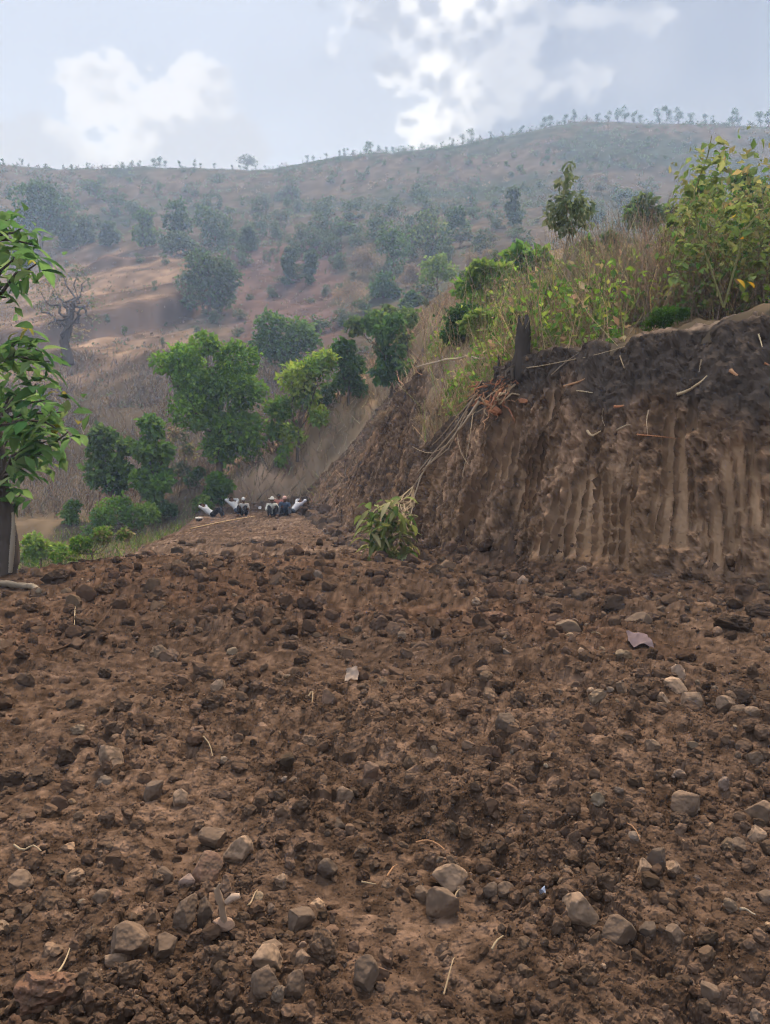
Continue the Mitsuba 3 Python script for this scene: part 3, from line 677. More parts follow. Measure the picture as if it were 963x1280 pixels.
BARK = [0.120, 0.090, 0.068]
PALEBARK = [0.300, 0.250, 0.195]

def crown_mesh(lobes, n, size, cols, r, droop=0.2, fill=0.62, slim=0.34, spread=0.2):
    """leaves through the volume of the lobes (x, y, z, radius, squash)"""
    lobes = np.asarray(lobes, float)
    lobes = lobes.copy(); lobes[:, 3] *= 0.82
    w = lobes[:, 3] ** 2; pick = r.choice(len(lobes), n, p=w / w.sum())
    u = unit(r, n)
    u[:, 2] = np.where(r.uniform(0, 1, n) < 0.30, np.abs(u[:, 2]), u[:, 2])
    rad = (fill + (1 - fill) * r.uniform(0, 1, n) ** 0.6) * (0.80 + 0.35 * r.uniform(0, 1, n))
    bumpy = 0.62 + 0.75 * meshkit.noise(u * 3.0 + lobes[pick, :3] * 3.1)
    p = lobes[pick, :3] + u * (rad * bumpy * lobes[pick, 3])[:, None] * np.array([1, 1, 0.85])
    ax = norm(u * 0.7 + r.normal(0, 0.55, (n, 3)) - [0, 0, droop])
    nr = norm(u * 0.5 + [0, 0, 0.7] + r.normal(0, 0.45, (n, 3)))
    L = size * r.uniform(0.6, 1.3, n)
    v, f = leaves(p, ax, nr, L, L * slim)
    lc = tint(len(lobes), cols, r, 0.12)[pick]
    col = 0.5 * lc + 0.5 * tint(n, cols, r, spread)
    return v, f, np.repeat(col, 4, 0)

def trunk_mesh(base, lobes, r, rad, lean=None, limbs=8):
    base = np.asarray(base, float); lobes = np.asarray(lobes, float)
    mid = np.average(lobes[:, :3], axis=0, weights=lobes[:, 3])
    fork = base + (mid - base) * 0.55 if lean is None else np.asarray(lean, float)
    parts = [tube(bent(base - [0, 0, rad], fork, r, 6, 0.05), np.linspace(rad, rad * 0.62, 6), 7)]
    for i in r.permutation(len(lobes))[:limbs]:
        e = lobes[i, :3] + r.normal(0, 0.2, 3) * lobes[i, 3]
        parts.append(tube(bent(fork - (fork - base) * r.uniform(0, 0.25), e, r, 6, 0.09), np.linspace(rad * 0.5, rad * 0.1, 6), 5))
    return join(parts)

def plain(m, colr, r, amt=0.25):
    n = len(m[0])
    return np.asarray(colr) * np.exp(amt * 2 * (meshkit.fbm(m[0] * 6, 3)[:, None] - 0.5) + r.normal(0, 0.04, (n, 1)))

def spread_lobes(spec, dist, r, deep=0.55, copies=2):
    """lobes given as seen (px, row, radius in px) get real depth: each is repeated before and behind"""
    out = []
    R = max(np.ptp([s[0] for s in spec]), np.ptp([s[1] for s in spec])) / 2 * dist / FOC
    for px, row, rp in spec:
        k = rp * dist / FOC
        for j in range(copies):
            d = dist + (r.uniform(-1, 1) * R * deep if copies > 1 or j else 0)
            p = at(px, row, dist) + [r.normal(0, 0.15) * k, d - dist, r.normal(0, 0.15) * k]
            out.append([*p, k * (1 if j == 0 else r.uniform(0.6, 0.9)), 1])
    return out

def grown_tree(name, label, spec, dist, n, size, cols, base=None, stand=True, cat='tree', trunk=0.2, bark=BARK, leaf='m_leaf', group=None, seed=0, **kw):
    r = np.random.default_rng(seed + 1000)
    if stand and dist < 240:        # stand it where its foot is seen on the slope
        b_ = base if base is not None else (np.mean([s[0] for s in spec]), max(s[1] + 0.8 * s[2] for s in spec))
        d2 = float(np.clip(hit(*b_)[1], 0.6 * dist, 1.6 * dist)); size *= d2 / dist; trunk *= d2 / dist; dist = d2
    lobes = spread_lobes(spec, dist, r)
    key = numbered(name); tell(key, label, cat, group)
    px = np.mean([s[0] for s in spec]); row = max(s[1] + s[2] for s in spec)
    if base is None: base = at(px, row + 6, dist)
    else: base = at(base[0], base[1], dist)
    z = land(np.array([base[0]]), np.array([base[1]]))[0]
    base = np.array([base[0], base[1], z])
    t = trunk_mesh(base, lobes, r, trunk)
    put(key + '__trunk', t, 'm_wood', True, color=plain(t, bark, r))
    cm = crown_mesh(lobes, n, size, cols, r, **kw)
    put(key + '__crown', cm[:2], leaf, False, color=cm[2])
    return key

# -- trees of the valley and the middle slopes, one by one
grown_tree('leafy_tree', 'large bright green bushy tree in the valley beside the dirt bench', [(232, 447, 30), (262, 436, 20), (290, 458, 34), (228, 478, 24), (265, 485, 38), (305, 495, 30), (250, 515, 32), (292, 540, 36), (312, 560, 24), (272, 560, 28), (205, 455, 14)],
           56, 12000, 0.36, G_BRIGHT[:3] + G_MID[:1], (275, 600), trunk=0.3, seed=1, spread=0.22)
grown_tree('leafy_tree', 'round mid green tree up the slope behind the large bright tree', [(345, 412, 22), (372, 415, 22), (335, 432, 20), (365, 438, 26), (388, 430, 14)], 78, 2600, 0.5, G_MID + G_GREY[:1], (358, 470), trunk=0.2, seed=2)
grown_tree('leafy_tree', 'loose light green tree with yellowish shoots left of the straw slope', [(372, 470, 24), (395, 458, 22), (355, 510, 20), (385, 495, 24), (345, 540, 18), (365, 540, 20), (408, 448, 16), (395, 520, 14)], 47, 3600, 0.34, G_BRIGHT + G_LIME[:1], (372, 575), trunk=0.12, seed=3, fill=0.3)
grown_tree('leafy_tree', 'dark green tree hung with long drooping leaves on the straw slope', [(480, 420, 16), (488, 440, 20), (480, 465, 18), (505, 465, 14), (492, 405, 14), (512, 470, 10), (470, 405, 12)], 38, 1500, 0.34, G_DARK + G_MID, (488, 500), trunk=0.08, seed=4, droop=0.9)
grown_tree('leafy_tree', 'pale yellow green sprawling tree above the drooping dark tree', [(470, 400, 16), (490, 392, 16), (508, 400, 14), (450, 412, 16), (505, 425, 14)], 44, 1500, 0.3, G_LIME[1:] + G_GREY, (480, 470), trunk=0.08, seed=5, fill=0.2)
grown_tree('leafy_tree', 'small dense green tree left of the drooping dark tree', [(432, 440, 16), (440, 460, 18), (428, 475, 16), (445, 480, 12)], 46, 1400, 0.32, G_MID + G_DARK[:1], (436, 505), trunk=0.1, seed=6)
grown_tree('leafy_tree', 'left one of two broad leaved green trees below the brown slope', [(135, 548, 18), (152, 560, 16), (120, 560, 14), (130, 585, 22), (155, 590, 18), (118, 600, 12), (140, 605, 16)], 41, 2600, 0.30, G_MID + G_DUSTY[:2], (140, 650), trunk=0.12, seed=7, slim=0.42)
grown_tree('leafy_tree', 'right one of two broad leaved green trees below the brown slope', [(195, 540, 17), (187, 560, 16), (205, 565, 14), (195, 590, 20), (180, 600, 14), (208, 600, 12), (195, 615, 14)], 40, 2400, 0.30, G_MID + G_BRIGHT[1:3], (196, 650), trunk=0.12, seed=8, slim=0.42)
grown_tree('leafy_tree', 'broad grey green tree at the lower end of the reddish field', [(250, 335, 22), (275, 338, 24), (290, 350, 16), (235, 352, 16), (262, 362, 24), (240, 378, 12), (284, 372, 14)], 132, 2800, 0.75, G_GREY + G_MID[:1], (262, 395), trunk=0.4, seed=9)
grown_tree('leafy_tree', 'broad dark tree behind the field at the far left', [(35, 250, 22), (58, 245, 22), (75, 262, 18), (30, 272, 18), (52, 275, 24), (78, 285, 14)], 205, 2200, 1.1, G_DUSTY[:3] + G_DARK[:2], (52, 312), trunk=0.5, seed=10)
for i, (text, spec, dist, cols) in enumerate([
        ('upright dark tree at the top left corner of the reddish field', [(105, 278, 12), (98, 292, 12), (112, 295, 12)], 190, G_DUSTY),
        ('rounded green tree in the middle of the tree row above the field', [(182, 275, 12), (176, 288, 12), (188, 292, 13), (182, 302, 10)], 185, G_MID + G_DUSTY),
        ('tall twin headed tree above the right end of the field', [(225, 265, 13), (215, 280, 12), (235, 282, 13), (222, 292, 12)], 190, G_DUSTY + G_DARK),
        ('largest dark tree in the row above the right end of the field', [(255, 272, 16), (275, 280, 17), (265, 292, 16), (285, 295, 12)], 192, G_DUSTY + G_DARK),
        ('low spreading grey green tree just above the broad field tree', [(205, 302, 13), (225, 300, 14), (240, 308, 12), (215, 312, 10)], 172, G_GREY),
        ('small pale tree left of the middle of the row above the field', [(135, 285, 10), (142, 298, 10), (130, 300, 9)], 188, G_GREY + G_DUSTY),
        ('short dark tree next to the far left tree', [(88, 290, 9), (84, 302, 9), (94, 302, 9)], 195, G_DUSTY),
        ('slim tree at the right of the tree row above the field', [(310, 290, 9), (314, 302, 10), (305, 305, 8)], 185, G_DUSTY),
        ('mid green round tree near the centre of the picture', [(490, 295, 16), (480, 308, 14), (503, 308, 15), (492, 325, 14)], 120, G_MID + G_DUSTY[:2]),
        ('light green feathery tree right of the centre', [(535, 275, 14), (548, 288, 14), (528, 295, 14), (555, 305, 12), (540, 310, 14)], 125, G_LIME[1:] + G_GREY),
        ('dark green tree right of the feathery one', [(570, 272, 12), (578, 285, 11), (564, 290, 11)], 130, G_DUSTY + G_MID),
        ('dark green round bush below the centre', [(480, 352, 14), (470, 362, 11), (490, 366, 12)], 90, G_MID + G_DARK),
        ('small dark bush right of the round bush below the centre', [(513, 370, 10), (520, 378, 9), (508, 380, 8)], 84, G_DARK + G_MID),
        ('yellow green glowing bush on the straw slope right of the centre', [(545, 335, 15), (558, 345, 13), (535, 348, 13), (552, 325, 10)], 66, G_LIME),
        ('slender dark tree in the orchard left of the centre', [(362, 315, 8), (360, 328, 9), (364, 342, 8), (362, 352, 5)], 118, G_DUSTY),
        ('second slender dark tree in the orchard, right of the first', [(389, 322, 7), (388, 336, 7), (389, 350, 4)], 120, G_DUSTY),
        ('slim grey green tree on the hill above the right shrubs', [(642, 245, 9), (640, 260, 10), (645, 275, 9)], 105, G_DUSTY)]):
    grown_tree('slope_tree', text, spec, dist, 750 if dist > 100 else 900, dist * 0.0052, cols, trunk=dist * 0.0011, seed=20 + i)
for i, (text, spec, dist) in enumerate([('bare tan bush below the mid green round tree', [(452, 318, 16), (465, 325, 14), (442, 328, 13), (455, 335, 14)], 104), ('bare yellowish bush in front of the orchard', [(440, 362, 16), (425, 368, 13), (452, 372, 13), (440, 382, 14)], 88),
                                        ('tan leafless bush on the slope above the straw grass', [(590, 325, 12), (602, 332, 12), (610, 318, 10)], 70), ('purplish bare bush left of the yellow green bush', [(515, 338, 11), (522, 348, 10), (508, 350, 9)], 95),
   ('pinkish dry bush in the hollow of the bank left of the torn roots', [(535, 512, 13), (550, 505, 13), (525, 525, 11), (560, 515, 10), (542, 528, 10)], 24), ('dry straw bush hanging over the rim of the far bank', [(480, 522, 11), (495, 515, 11), (470, 530, 9), (508, 520, 9)], 30)]):
    grown_tree('bare_bush', text, spec, dist, 1500, dist * 0.0045, TAN + GREYTWIG[:2], cat='bush', trunk=0.06, leaf='m_matt_leaf', seed=50 + i, slim=0.10, fill=0.1)

# the half dead tree on the field
key = 'gnarled_tree'; tell(key, 'half bare gnarled tree with a dark crooked trunk on the reddish field', 'tree')
r = np.random.default_rng(90)
P = [at(x, y, 94) for x, y in ((86, 456), (84, 440), (80, 428), (85, 412), (88, 395), (92, 378))]
parts = [tube(P, [0.75, 0.6, 0.55, 0.5, 0.42, 0.3], 8)]
ends = [(70, 372), (52, 385), (108, 350), (98, 340), (75, 345), (112, 375), (60, 405), (50, 362), (118, 400)]
for e in ends:
    a = P[r.integers(2, 6)]
    parts.append(tube(bent(a, at(*e, 94 + r.uniform(-2, 2)), r, 7, 0.12), np.linspace(0.22, 0.05, 7), 5))
P2 = parts[0]
put(key + '__trunk', join(parts), 'm_wood', True, color=plain(join(parts), [0.085, 0.072, 0.070], r))
cm = crown_mesh([[*at(x, y, 94 + r.uniform(-2, 2)), 1.5, 1] for x, y in ends + [(95, 425), (100, 415), (65, 360), (88, 355)]], 900, 0.32, G_GREY + TAN[:1], r, fill=0.1)
put(key + '__crown', cm[:2], 'm_leaf', color=cm[2])

# -- shrubs of the valley edge and of the slope above the bank
def shrub(text, spec, dist, n, size, cols, seed, name='shrub', cat='shrub', **kw):
    return grown_tree(name, text, spec, dist, n, size, cols, cat=cat, trunk=0.035, seed=seed, **kw)
shrub('dark glossy big leaved shrub at the edge of the bench near the resting people', [(270, 600, 12), (282, 608, 10), (266, 615, 10), (276, 620, 9)], 39, 700, 0.26, G_DARK + G_BRIGHT[1:3], 101, slim=0.45)
shrub('light green herb clump left of the glossy shrub', [(252, 625, 9), (260, 632, 7), (245, 634, 6)], 37, 300, 0.2, G_MID + G_LIME[:1], 102)
shrub('low mid green shrub below the two broad leaved trees', [(150, 632, 22), (128, 645, 18), (170, 645, 20), (190, 640, 16), (120, 660, 12)], 35, 2600, 0.17, G_BRIGHT[1:3] + G_MID, 103)
shrub('dark rounded shrub right of the low green shrub', [(203, 635, 12), (212, 640, 9), (196, 645, 9)], 36, 700, 0.18, G_DARK + G_MID, 104)
shrub('upright green shrub on the brown slope left of the two trees', [(92, 632, 10), (86, 645, 10), (94, 650, 8)], 38, 600, 0.2, G_MID, 105)
shrub('bright yellow green herbs at the foot of the big leaved tree', [(38, 680, 14), (55, 690, 14), (40, 698, 12), (70, 688, 12)], 20, 1300, 0.13, G_LIME + G_BRIGHT, 106)
shrub('tangle of green herbs right of the yellow green ones', [(100, 680, 14), (125, 672, 14), (85, 695, 12), (150, 668, 10)], 24, 1400, 0.12, G_MID + G_BRIGHT + TAN[:1], 107)
shrub('olive green airy shrub between the two trees and the large bright tree', [(225, 545, 14), (235, 565, 16), (228, 585, 14), (240, 590, 10)], 50, 1000, 0.22, G_LIME[1:2] + G_GREY + TAN[:1], 108, fill=0.1)
shrub('dark shrub at the foot of the large bright tree', [(240, 600, 10), (250, 590, 8)], 48, 500, 0.24, G_DARK, 109)
shrub('small green shrub at the top of the bare slope by the large tree', [(355, 565, 10), (350, 578, 8)], 44, 350, 0.22, G_BRIGHT[:3], 110)
shrub('small shrub on the bare slope right of the loose light green tree', [(410, 485, 10), (402, 500, 10), (415, 500, 7)], 44, 420, 0.24, G_MID, 111)
# above the bank, from left to right
shrub('dense dark green bush at the left end of the thicket above the bank', [(570, 400, 16), (582, 410, 16), (565, 418, 14), (590, 392, 14)], 25, 1900, 0.16, G_DARK + G_MID, 120)
shrub('leafy green sapling clump at the left of the thicket', [(600, 345, 18), (580, 360, 14), (612, 362, 18), (590, 378, 14), (625, 345, 14)], 24, 1500, 0.24, G_BRIGHT + G_MID + G_LIME[:2], 121, slim=0.3)
shrub('large leaved green bush with pale tops in the thicket', [(645, 325, 16), (660, 340, 18), (635, 345, 14), (672, 335, 14), (655, 360, 16)], 21, 1200, 0.29, G_BRIGHT[:3] + G_LIME[:1] + G_TEAK, 122)
shrub('yellowing bush in the middle of the thicket', [(690, 365, 16), (672, 378, 14), (705, 380, 14), (688, 395, 14)], 18, 1300, 0.17, G_LIME[:2] + G_MID + [[0.32, 0.26, 0.04]], 123)
shrub('dark leafy bush behind the charred stump', [(728, 395, 16), (745, 400, 14), (735, 412, 12), (760, 395, 12), (715, 410, 10)], 17, 1700, 0.14, G_DARK + G_MID, 124)
shrub('dark bushy sapling standing up out of the dry stalks', [(768, 300, 10), (772, 318, 13), (762, 330, 11), (778, 332, 10)], 19, 900, 0.19, G_DARK + G_DUSTY[:1], 125)
shrub('round clipped looking bush of fine bright leaves on the rim of the bank', [(822, 398, 12), (838, 392, 14), (852, 392, 10), (832, 402, 12), (815, 404, 8)], 13.2, 2600, 0.055, [[0.06, 0.14, 0.03], [0.045, 0.11, 0.028], [0.085, 0.17, 0.035]], 126, slim=0.2)
shrub('yellow flecked green bush right of the dark leafy one', [(790, 375, 14), (805, 385, 11), (780, 390, 11)], 17, 600, 0.16, G_MID + G_LIME[:1] + TAN[:2], 127, fill=0.1)
shrub('mid green bush behind the dry stalks at the right', [(800, 258, 14), (790, 272, 13), (812, 270, 12), (840, 262, 10)], 26, 1000, 0.22, G_MID + G_GREY, 128)
shrub('light green leafy shrub at the right edge above the bank', [(945, 240, 16), (930, 255, 14), (958, 262, 14), (925, 225, 12)], 19, 800, 0.24, G_LIME[1:] + G_MID, 129, fill=0.15)
shrub('lime green bush on the bare slope under the straw grass', [(575, 485, 12), (590, 480, 10), (565, 492, 8)], 25, 500, 0.15, G_LIME, 130, fill=0.1)
for i, (px, row, rr, dd_, text) in enumerate([(598, 398, 14, 22, 'light green bush at the left end of the bank, left of the charred stump'), (662, 388, 16, 19, 'pale green weedy bush right of the charred stump'), (712, 345, 17, 22, 'airy green bush around the foot of the thin pale stemmed tree'), (745, 350, 15, 20, 'light yellowish green bush between the thin tree and the dark sapling'),
        (795, 335, 16, 20, 'green and tan bush right of the dark sapling'), (830, 330, 17, 19, 'feathery light green bush left of the climbing vine'), (850, 290, 15, 20, 'tall light green bush behind the climbing vine'), (900, 300, 18, 19, 'wide pale green bush behind the middle of the climbing vine'), (880, 240, 15, 22, 'high pale green shoot rising above the climbing vine'), (730, 310, 13, 24, 'small dusty green bush under the crown of the thin tree')]):
    shrub(text, [(px, row, rr), (px + rr, row + 5, rr * 0.8), (px - rr, row + 7, rr * 0.8), (px + 3, row + rr, rr)], dd_, 900, 0.19, [G_LIME, G_MID + TAN[:1], G_LIME[1:] + G_GREY, G_BRIGHT + TAN[:1]][i % 4], 200 + i, fill=0.15, stand=False)
grown_tree('thin_tree', 'thin tree with a pale bare stem and grey green drooping leaves above the bank', [(706, 228, 11), (700, 250, 14), (714, 262, 18), (692, 268, 12), (728, 262, 14), (706, 285, 12), (738, 275, 7), (708, 214, 6)], 22, 430, 0.22, [[0.16, 0.20, 0.12], [0.12, 0.16, 0.09], [0.20, 0.24, 0.15]], (710, 425), trunk=0.055, bark=PALEBARK, seed=131, droop=0.9)

# -- large leaved plants: every leaf a piece of its own
def leafy(key, spots, r, L, slim, cols, per, droop=0.4, out=None, mat='m_leaf', start=0, back=0.0):
    """rosettes of large leaves at the given points"""
    k = start
    for s in spots:
        s = np.asarray(s, float)
        for j in range(per):
            th = r.uniform(0, 2 * math.pi) if out is None else r.normal(out, 1.0)
            ax = np.array([math.cos(th), math.sin(th) * 0.8, r.uniform(-0.45, 0.55)])
            l = L * r.uniform(0.6, 1.2)
            m = big_leaf(s + r.normal(0, 0.05 * 3, 3) * L * 2, ax, norm(np.array([0, 0, 1.0]) + r.normal(0, 0.35, 3)), l, l * slim * r.uniform(0.8, 1.15), droop * r.uniform(0.5, 1.5))
            cl = tint(1, cols, r, 0.15)[0]
            put(f'{key}__leaf' + (f'_{k:03d}' if k else ''), m, mat, True, color=np.repeat(cl[None], len(m[0]), 0) * np.where(np.arange(len(m[0])) < 5, 1.15, 1.0)[:, None])
            k += 1
    return k

r = np.random.default_rng(140)
key = 'broad_leaf_tree'; tell(key, 'big leaved green tree with a dark trunk cut by the left edge', 'tree')
DT = 12.6
base = hit(8, 716)
T0 = [at(x, y, DT) for x, y in ((6, 722), (8, 690), (4, 655), (0, 600), (-8, 530), (-14, 450), (-12, 370), (-6, 300))]
tt_ = np.linspace(0, 7, 46); T1 = np.stack([np.interp(tt_, np.arange(8), np.array(T0)[:, k]) for k in range(3)], 1)
tv, tf = tube(T1, np.interp(tt_, np.arange(8), [0.22, 0.19, 0.16, 0.13, 0.11, 0.09, 0.06, 0.03]), 16)
ctr = T1[np.minimum(np.arange(len(tv)) // 16, 45)]
tv = ctr + (tv - ctr) * (1 + 0.9 * (meshkit.fbm(tv * [16, 16, 3.5], 4)[:, None] - 0.5))
parts = [(tv, tf)]
spots = []
tips = [(28, 285), (8, 275), (40, 305), (18, 315), (45, 330), (5, 335), (22, 350), (8, 372), (-20, 290), (-30, 340), (38, 425), (12, 435), (52, 440), (30, 455), (62, 452), (5, 460), (-25, 430), (-15, 500),
        (20, 490), (45, 480), (35, 505), (60, 500), (78, 515), (15, 525), (45, 530), (70, 535), (30, 550), (58, 552), (85, 540), (10, 565), (40, 575), (20, 595), (5, 610), (28, 615), (50, 560), (-20, 560), (-30, 610), (12, 545), (34, 535), (22, 440)]
for x, y in tips:
    e = at(x, y, DT + r.uniform(-0.9, 0.7))
    k = int(np.clip(np.searchsorted([-t[2] for t in T0][::-1], 0) + 0, 0, 0)) if False else int(np.argmin([abs(t[2] - (e[2] - 0.35)) for t in T0]))
    parts.append(tube(bent(T0[k], e, r, 5, 0.06, -0.05), np.linspace(0.035, 0.010, 5), 5))
    spots += [e, e + (T0[k] - e) * 0.25 + r.normal(0, 0.08, 3)]
t = join(parts)
put(key + '__trunk', t, 'm_wood', True, color=plain(t, [0.075, 0.062, 0.055], r))
pb = tube([at(x, y, DT - 0.16) for x, y in ((13, 716), (15, 690), (17, 660), (16, 640))], [0.035, 0.045, 0.035, 0.02], 6)
put(key + '__bark_strip', pb, 'm_wood', True, color=plain(pb, [0.24, 0.205, 0.165], r), label='pale strip of peeled bark beside the dark trunk')
n_leaf = leafy(key, spots[0::2], r, 0.37, 0.27, G_TEAK, 6, 0.45)
n_leaf = leafy(key, spots[1::2], r, 0.34, 0.27, G_TEAK[:2] + G_TEAK[3:4], 1, 0.5, start=n_leaf)
nm = 300; ci = r.integers(0, len(spots), nm); sp_ = np.array(spots)[ci] + r.normal(0, 0.20, (nm, 3)) - [0.05, 0, 0]
la = r.normal(0, 1, (nm, 3)) - [0, 0, 0.5]; Lm = r.uniform(0.18, 0.32, nm)
fm = leaves(sp_, la, norm(r.normal(0, 0.5, (nm, 3)) + [0, 0, 1]), Lm, Lm * 0.26)
put(key + '__foliage', fm, 'm_leaf', False, color=np.repeat(tint(nm, G_TEAK + G_MID[:1], r, 0.2), 4, 0), kind='stuff')
leafy(key, [at(x, y, DT - 0.5) for x, y in ((50, 322), (38, 412), (30, 420), (75, 490), (88, 528))], r, 0.26, 0.24, [[0.22, 0.23, 0.04], [0.26, 0.24, 0.06]], 2, 0.5, start=n_leaf)

key = 'climbing_vine'; tell(key, 'vine with round light green leaves, a few yellow, climbing over dry stalks at the right', 'vine')
DV = 12.9
path = [at(x, y, DV + dv) for x, y, dv in ((905, 385, 0), (890, 340, 0), (872, 290, -.2), (868, 240, 0), (885, 195, .2), (890, 170, .2))], [at(x, y, DV + dv) for x, y, dv in ((905, 385, 0), (920, 330, -.2), (930, 290, -.2), (945, 270, 0), (962, 255, 0))]
parts = [tube(p, np.linspace(0.02, 0.007, len(p)), 5) for p in path]
put(key + '__stem', join(parts), 'm_wood', True, color=plain(join(parts), [0.16, 0.16, 0.07], r))
sp = [at(x + r.normal(0, 5), y + r.normal(0, 5), DV + r.uniform(-0.5, 0.5)) for x, y in [(865, 240), (880, 250), (850, 262), (870, 275), (845, 300), (860, 310), (885, 225), (875, 215), (840, 280), (895, 245), (890, 180), (900, 195), (868, 258), (915, 258), (930, 250), (945, 262), (955, 280), (935, 300), (950, 310), (925, 320), (945, 335), (910, 285), (960, 300), (938, 275), (852, 330), (848, 340), (905, 312), (930, 345)]]
nl = leafy(key, sp, r, 0.155, 0.42, [[0.21, 0.27, 0.085], [0.16, 0.22, 0.07], [0.25, 0.29, 0.12], [0.12, 0.18, 0.06]], 8, 0.5)
leafy(key, [at(x, y, DV - 0.6) for x, y in ((920, 266), (925, 305), (922, 348), (930, 355))], r, 0.14, 0.42, [[0.62, 0.33, 0.03], [0.55, 0.38, 0.05]], 1, 0.5, start=nl)

# -- dry grass, stalks and twigs (beyond counting)
def field_of(name, text, x, y, hmin, hmax, cols, rad, r, cat, lean=0.35, mat='m_matt_leaf', fan=1, fine=0.25):
    x, y = np.repeat(x, fan), np.repeat(y, fan)
    n = len(x); z = land(x, y); rad = np.repeat(np.broadcast_to(rad, (n // fan,)), fan)
    p0 = np.stack([x, y, z - 0.05], -1)
    h = r.uniform(hmin, hmax, n)
    d = r.normal(0, lean, (n, 3)); d[:, 2] = 1; d = norm(d)
    p1 = p0 + d * h[:, None]
    b = r.normal(0, 0.10, (n, 3)) * h[:, None]
    v, f = stems(p0, p1, rad * r.uniform(0.6, 1.3, n), rad * fine, b)
    put(name, (v, f), mat, True, color=np.repeat(tint(n, cols, r, 0.25), 9, 0), kind='stuff', label=text, cat=cat)

r = np.random.default_rng(150)
def region(n, x0, x1, y0, y1, r, keep=None, dens=0.0):
    x, y = r.uniform(x0, x1, n), r.uniform(y0, y1, n)
    _, d, _, nn, cc = land(x, y, True)
    ok = (d > 0.5) & ((nn < cc - 0.03) | ((y > 37) & (r.uniform(0, 1, n) < 0.35)))
    if keep is not None: ok &= keep(x, y)
    ok &= r.uniform(0, 1, n) < ss(-0.18, 0.12, fb(x, y, 2.2, 3, 160)) + dens
    return x[ok], y[ok]
x, y = region(12000, 1.0, 15, 11, 26, r, lambda x, y: (x / y < 0.62) & (x / y > 0.02) & ~((x / y > 0.31) & (y < 14.0)))
field_of('dry_stalks', 'tall dry stalks and weeds standing thick above the bank', x, y, 0.5, 2.1, TAN + TAN[:3] + G_LIME[:1], 0.009, r, 'weeds', 0.28)
x, y = region(9000, 4, 11, 11, 19, r, lambda x, y: (x / y < 0.66) & (y > 13.8))
field_of('thicket_twigs', 'tangle of thin dry twigs and vines behind the rim of the bank', x, y, 1.0, 2.6, TAN[:3] + GREYTWIG, 0.007, r, 'twigs', 0.45)
x, y = region(30000, -9, 9, 15, 58, r, lambda x, y: (x / y > -0.20) & (x / y < 0.25), 0.3)
field_of('straw_grass', 'straw coloured dry grass covering the slope beyond the bank', x, y, 0.2, 0.9, TAN, np.maximum(0.008, 0.0006 * y), r, 'grass', 0.55)
x, y = r.uniform(-50, -3, 17000), r.uniform(42, 112, 17000)
ok = (x / y > -0.56) & (x / y < -0.10) & (r.uniform(0, 1, len(x)) < ss(-0.15, 0.1, fb(x, y, 9, 3, 161)) + 0.15)
field_of('bare_brush', 'grey brown leafless brush on the far side of the valley', x[ok], y[ok], 0.4, 1.9, [[q * 0.75 for q in t] for t in GREYTWIG] + TAN[3:], 0.00055 * y[ok], r, 'brush', 0.5)
x, y = r.uniform(-16, -3.5, 10000), r.uniform(13, 42, 10000)
d_ = outside(x, y); zz = land(x, y)
ok = (d_ > 0.5) & (x / y > -0.62) & (x < -2)
field_of('valley_weeds', 'green and tan weeds along the edge of the bench above the valley', x[ok], y[ok], 0.15, 0.7, TAN + G_BRIGHT + G_MID, 0.010, r, 'weeds', 0.45, 'm_leaf')

# broad weeds with leaves in the thicket, between the stalks
x, y = region(15000, 1.5, 14, 12, 30, r, lambda x, y: (x / y < 0.62) & (x / y > 0.05))
keep_ = ~((x / y > 0.30) & (y < 13.7)); x, y = x[keep_], y[keep_]
xr, yr = r.uniform(4.6, 8.5, 1600), r.uniform(13.2, 16.5, 1600); keep_ = (xr / yr > 0.37) & (xr / yr < 0.56); xr, yr = xr[keep_], yr[keep_]
x, y = np.concatenate([x, xr]), np.concatenate([y, yr])
n = len(x); z = land(x, y)
p = np.stack([x, y, z], -1) + np.stack([0 * x, 0 * x, np.where(np.arange(n) >= n - len(xr), r.uniform(0.2, 1.9, n), 0)], -1) + np.stack([0 * x, 0 * x, r.uniform(0.1, 1.5, n) * r.uniform(0.2, 1, n)], -1)
p = np.repeat(p, 3, 0) + r.normal(0, 0.10, (3 * n, 3))
L = r.uniform(0.08, 0.20, 3 * n)
v, f = leaves(p, norm(r.normal(0, 1, (3 * n, 3)) + [0, 0, 0.2]), norm(r.normal(0, 0.6, (3 * n, 3)) + [0, 0, 1]), L, L * 0.3)
tc = tint(3 * n, G_MID + G_LIME + TAN[:2] + G_BRIGHT, r, 0.22); late = np.arange(3 * n) >= 3 * (n - len(xr)); tc[late] = tint(late.sum(), [[0.20, 0.25, 0.09], [0.16, 0.21, 0.075], [0.24, 0.27, 0.12]] + G_MID[:1] + [[0.22, 0.20, 0.09]], r, 0.22)
put('thicket_leaves', (v, f), 'm_leaf', False, color=np.repeat(tc, 4, 0), kind='stuff', label='small mixed leaves of weeds among the dry stalks above the bank', cat='weeds')

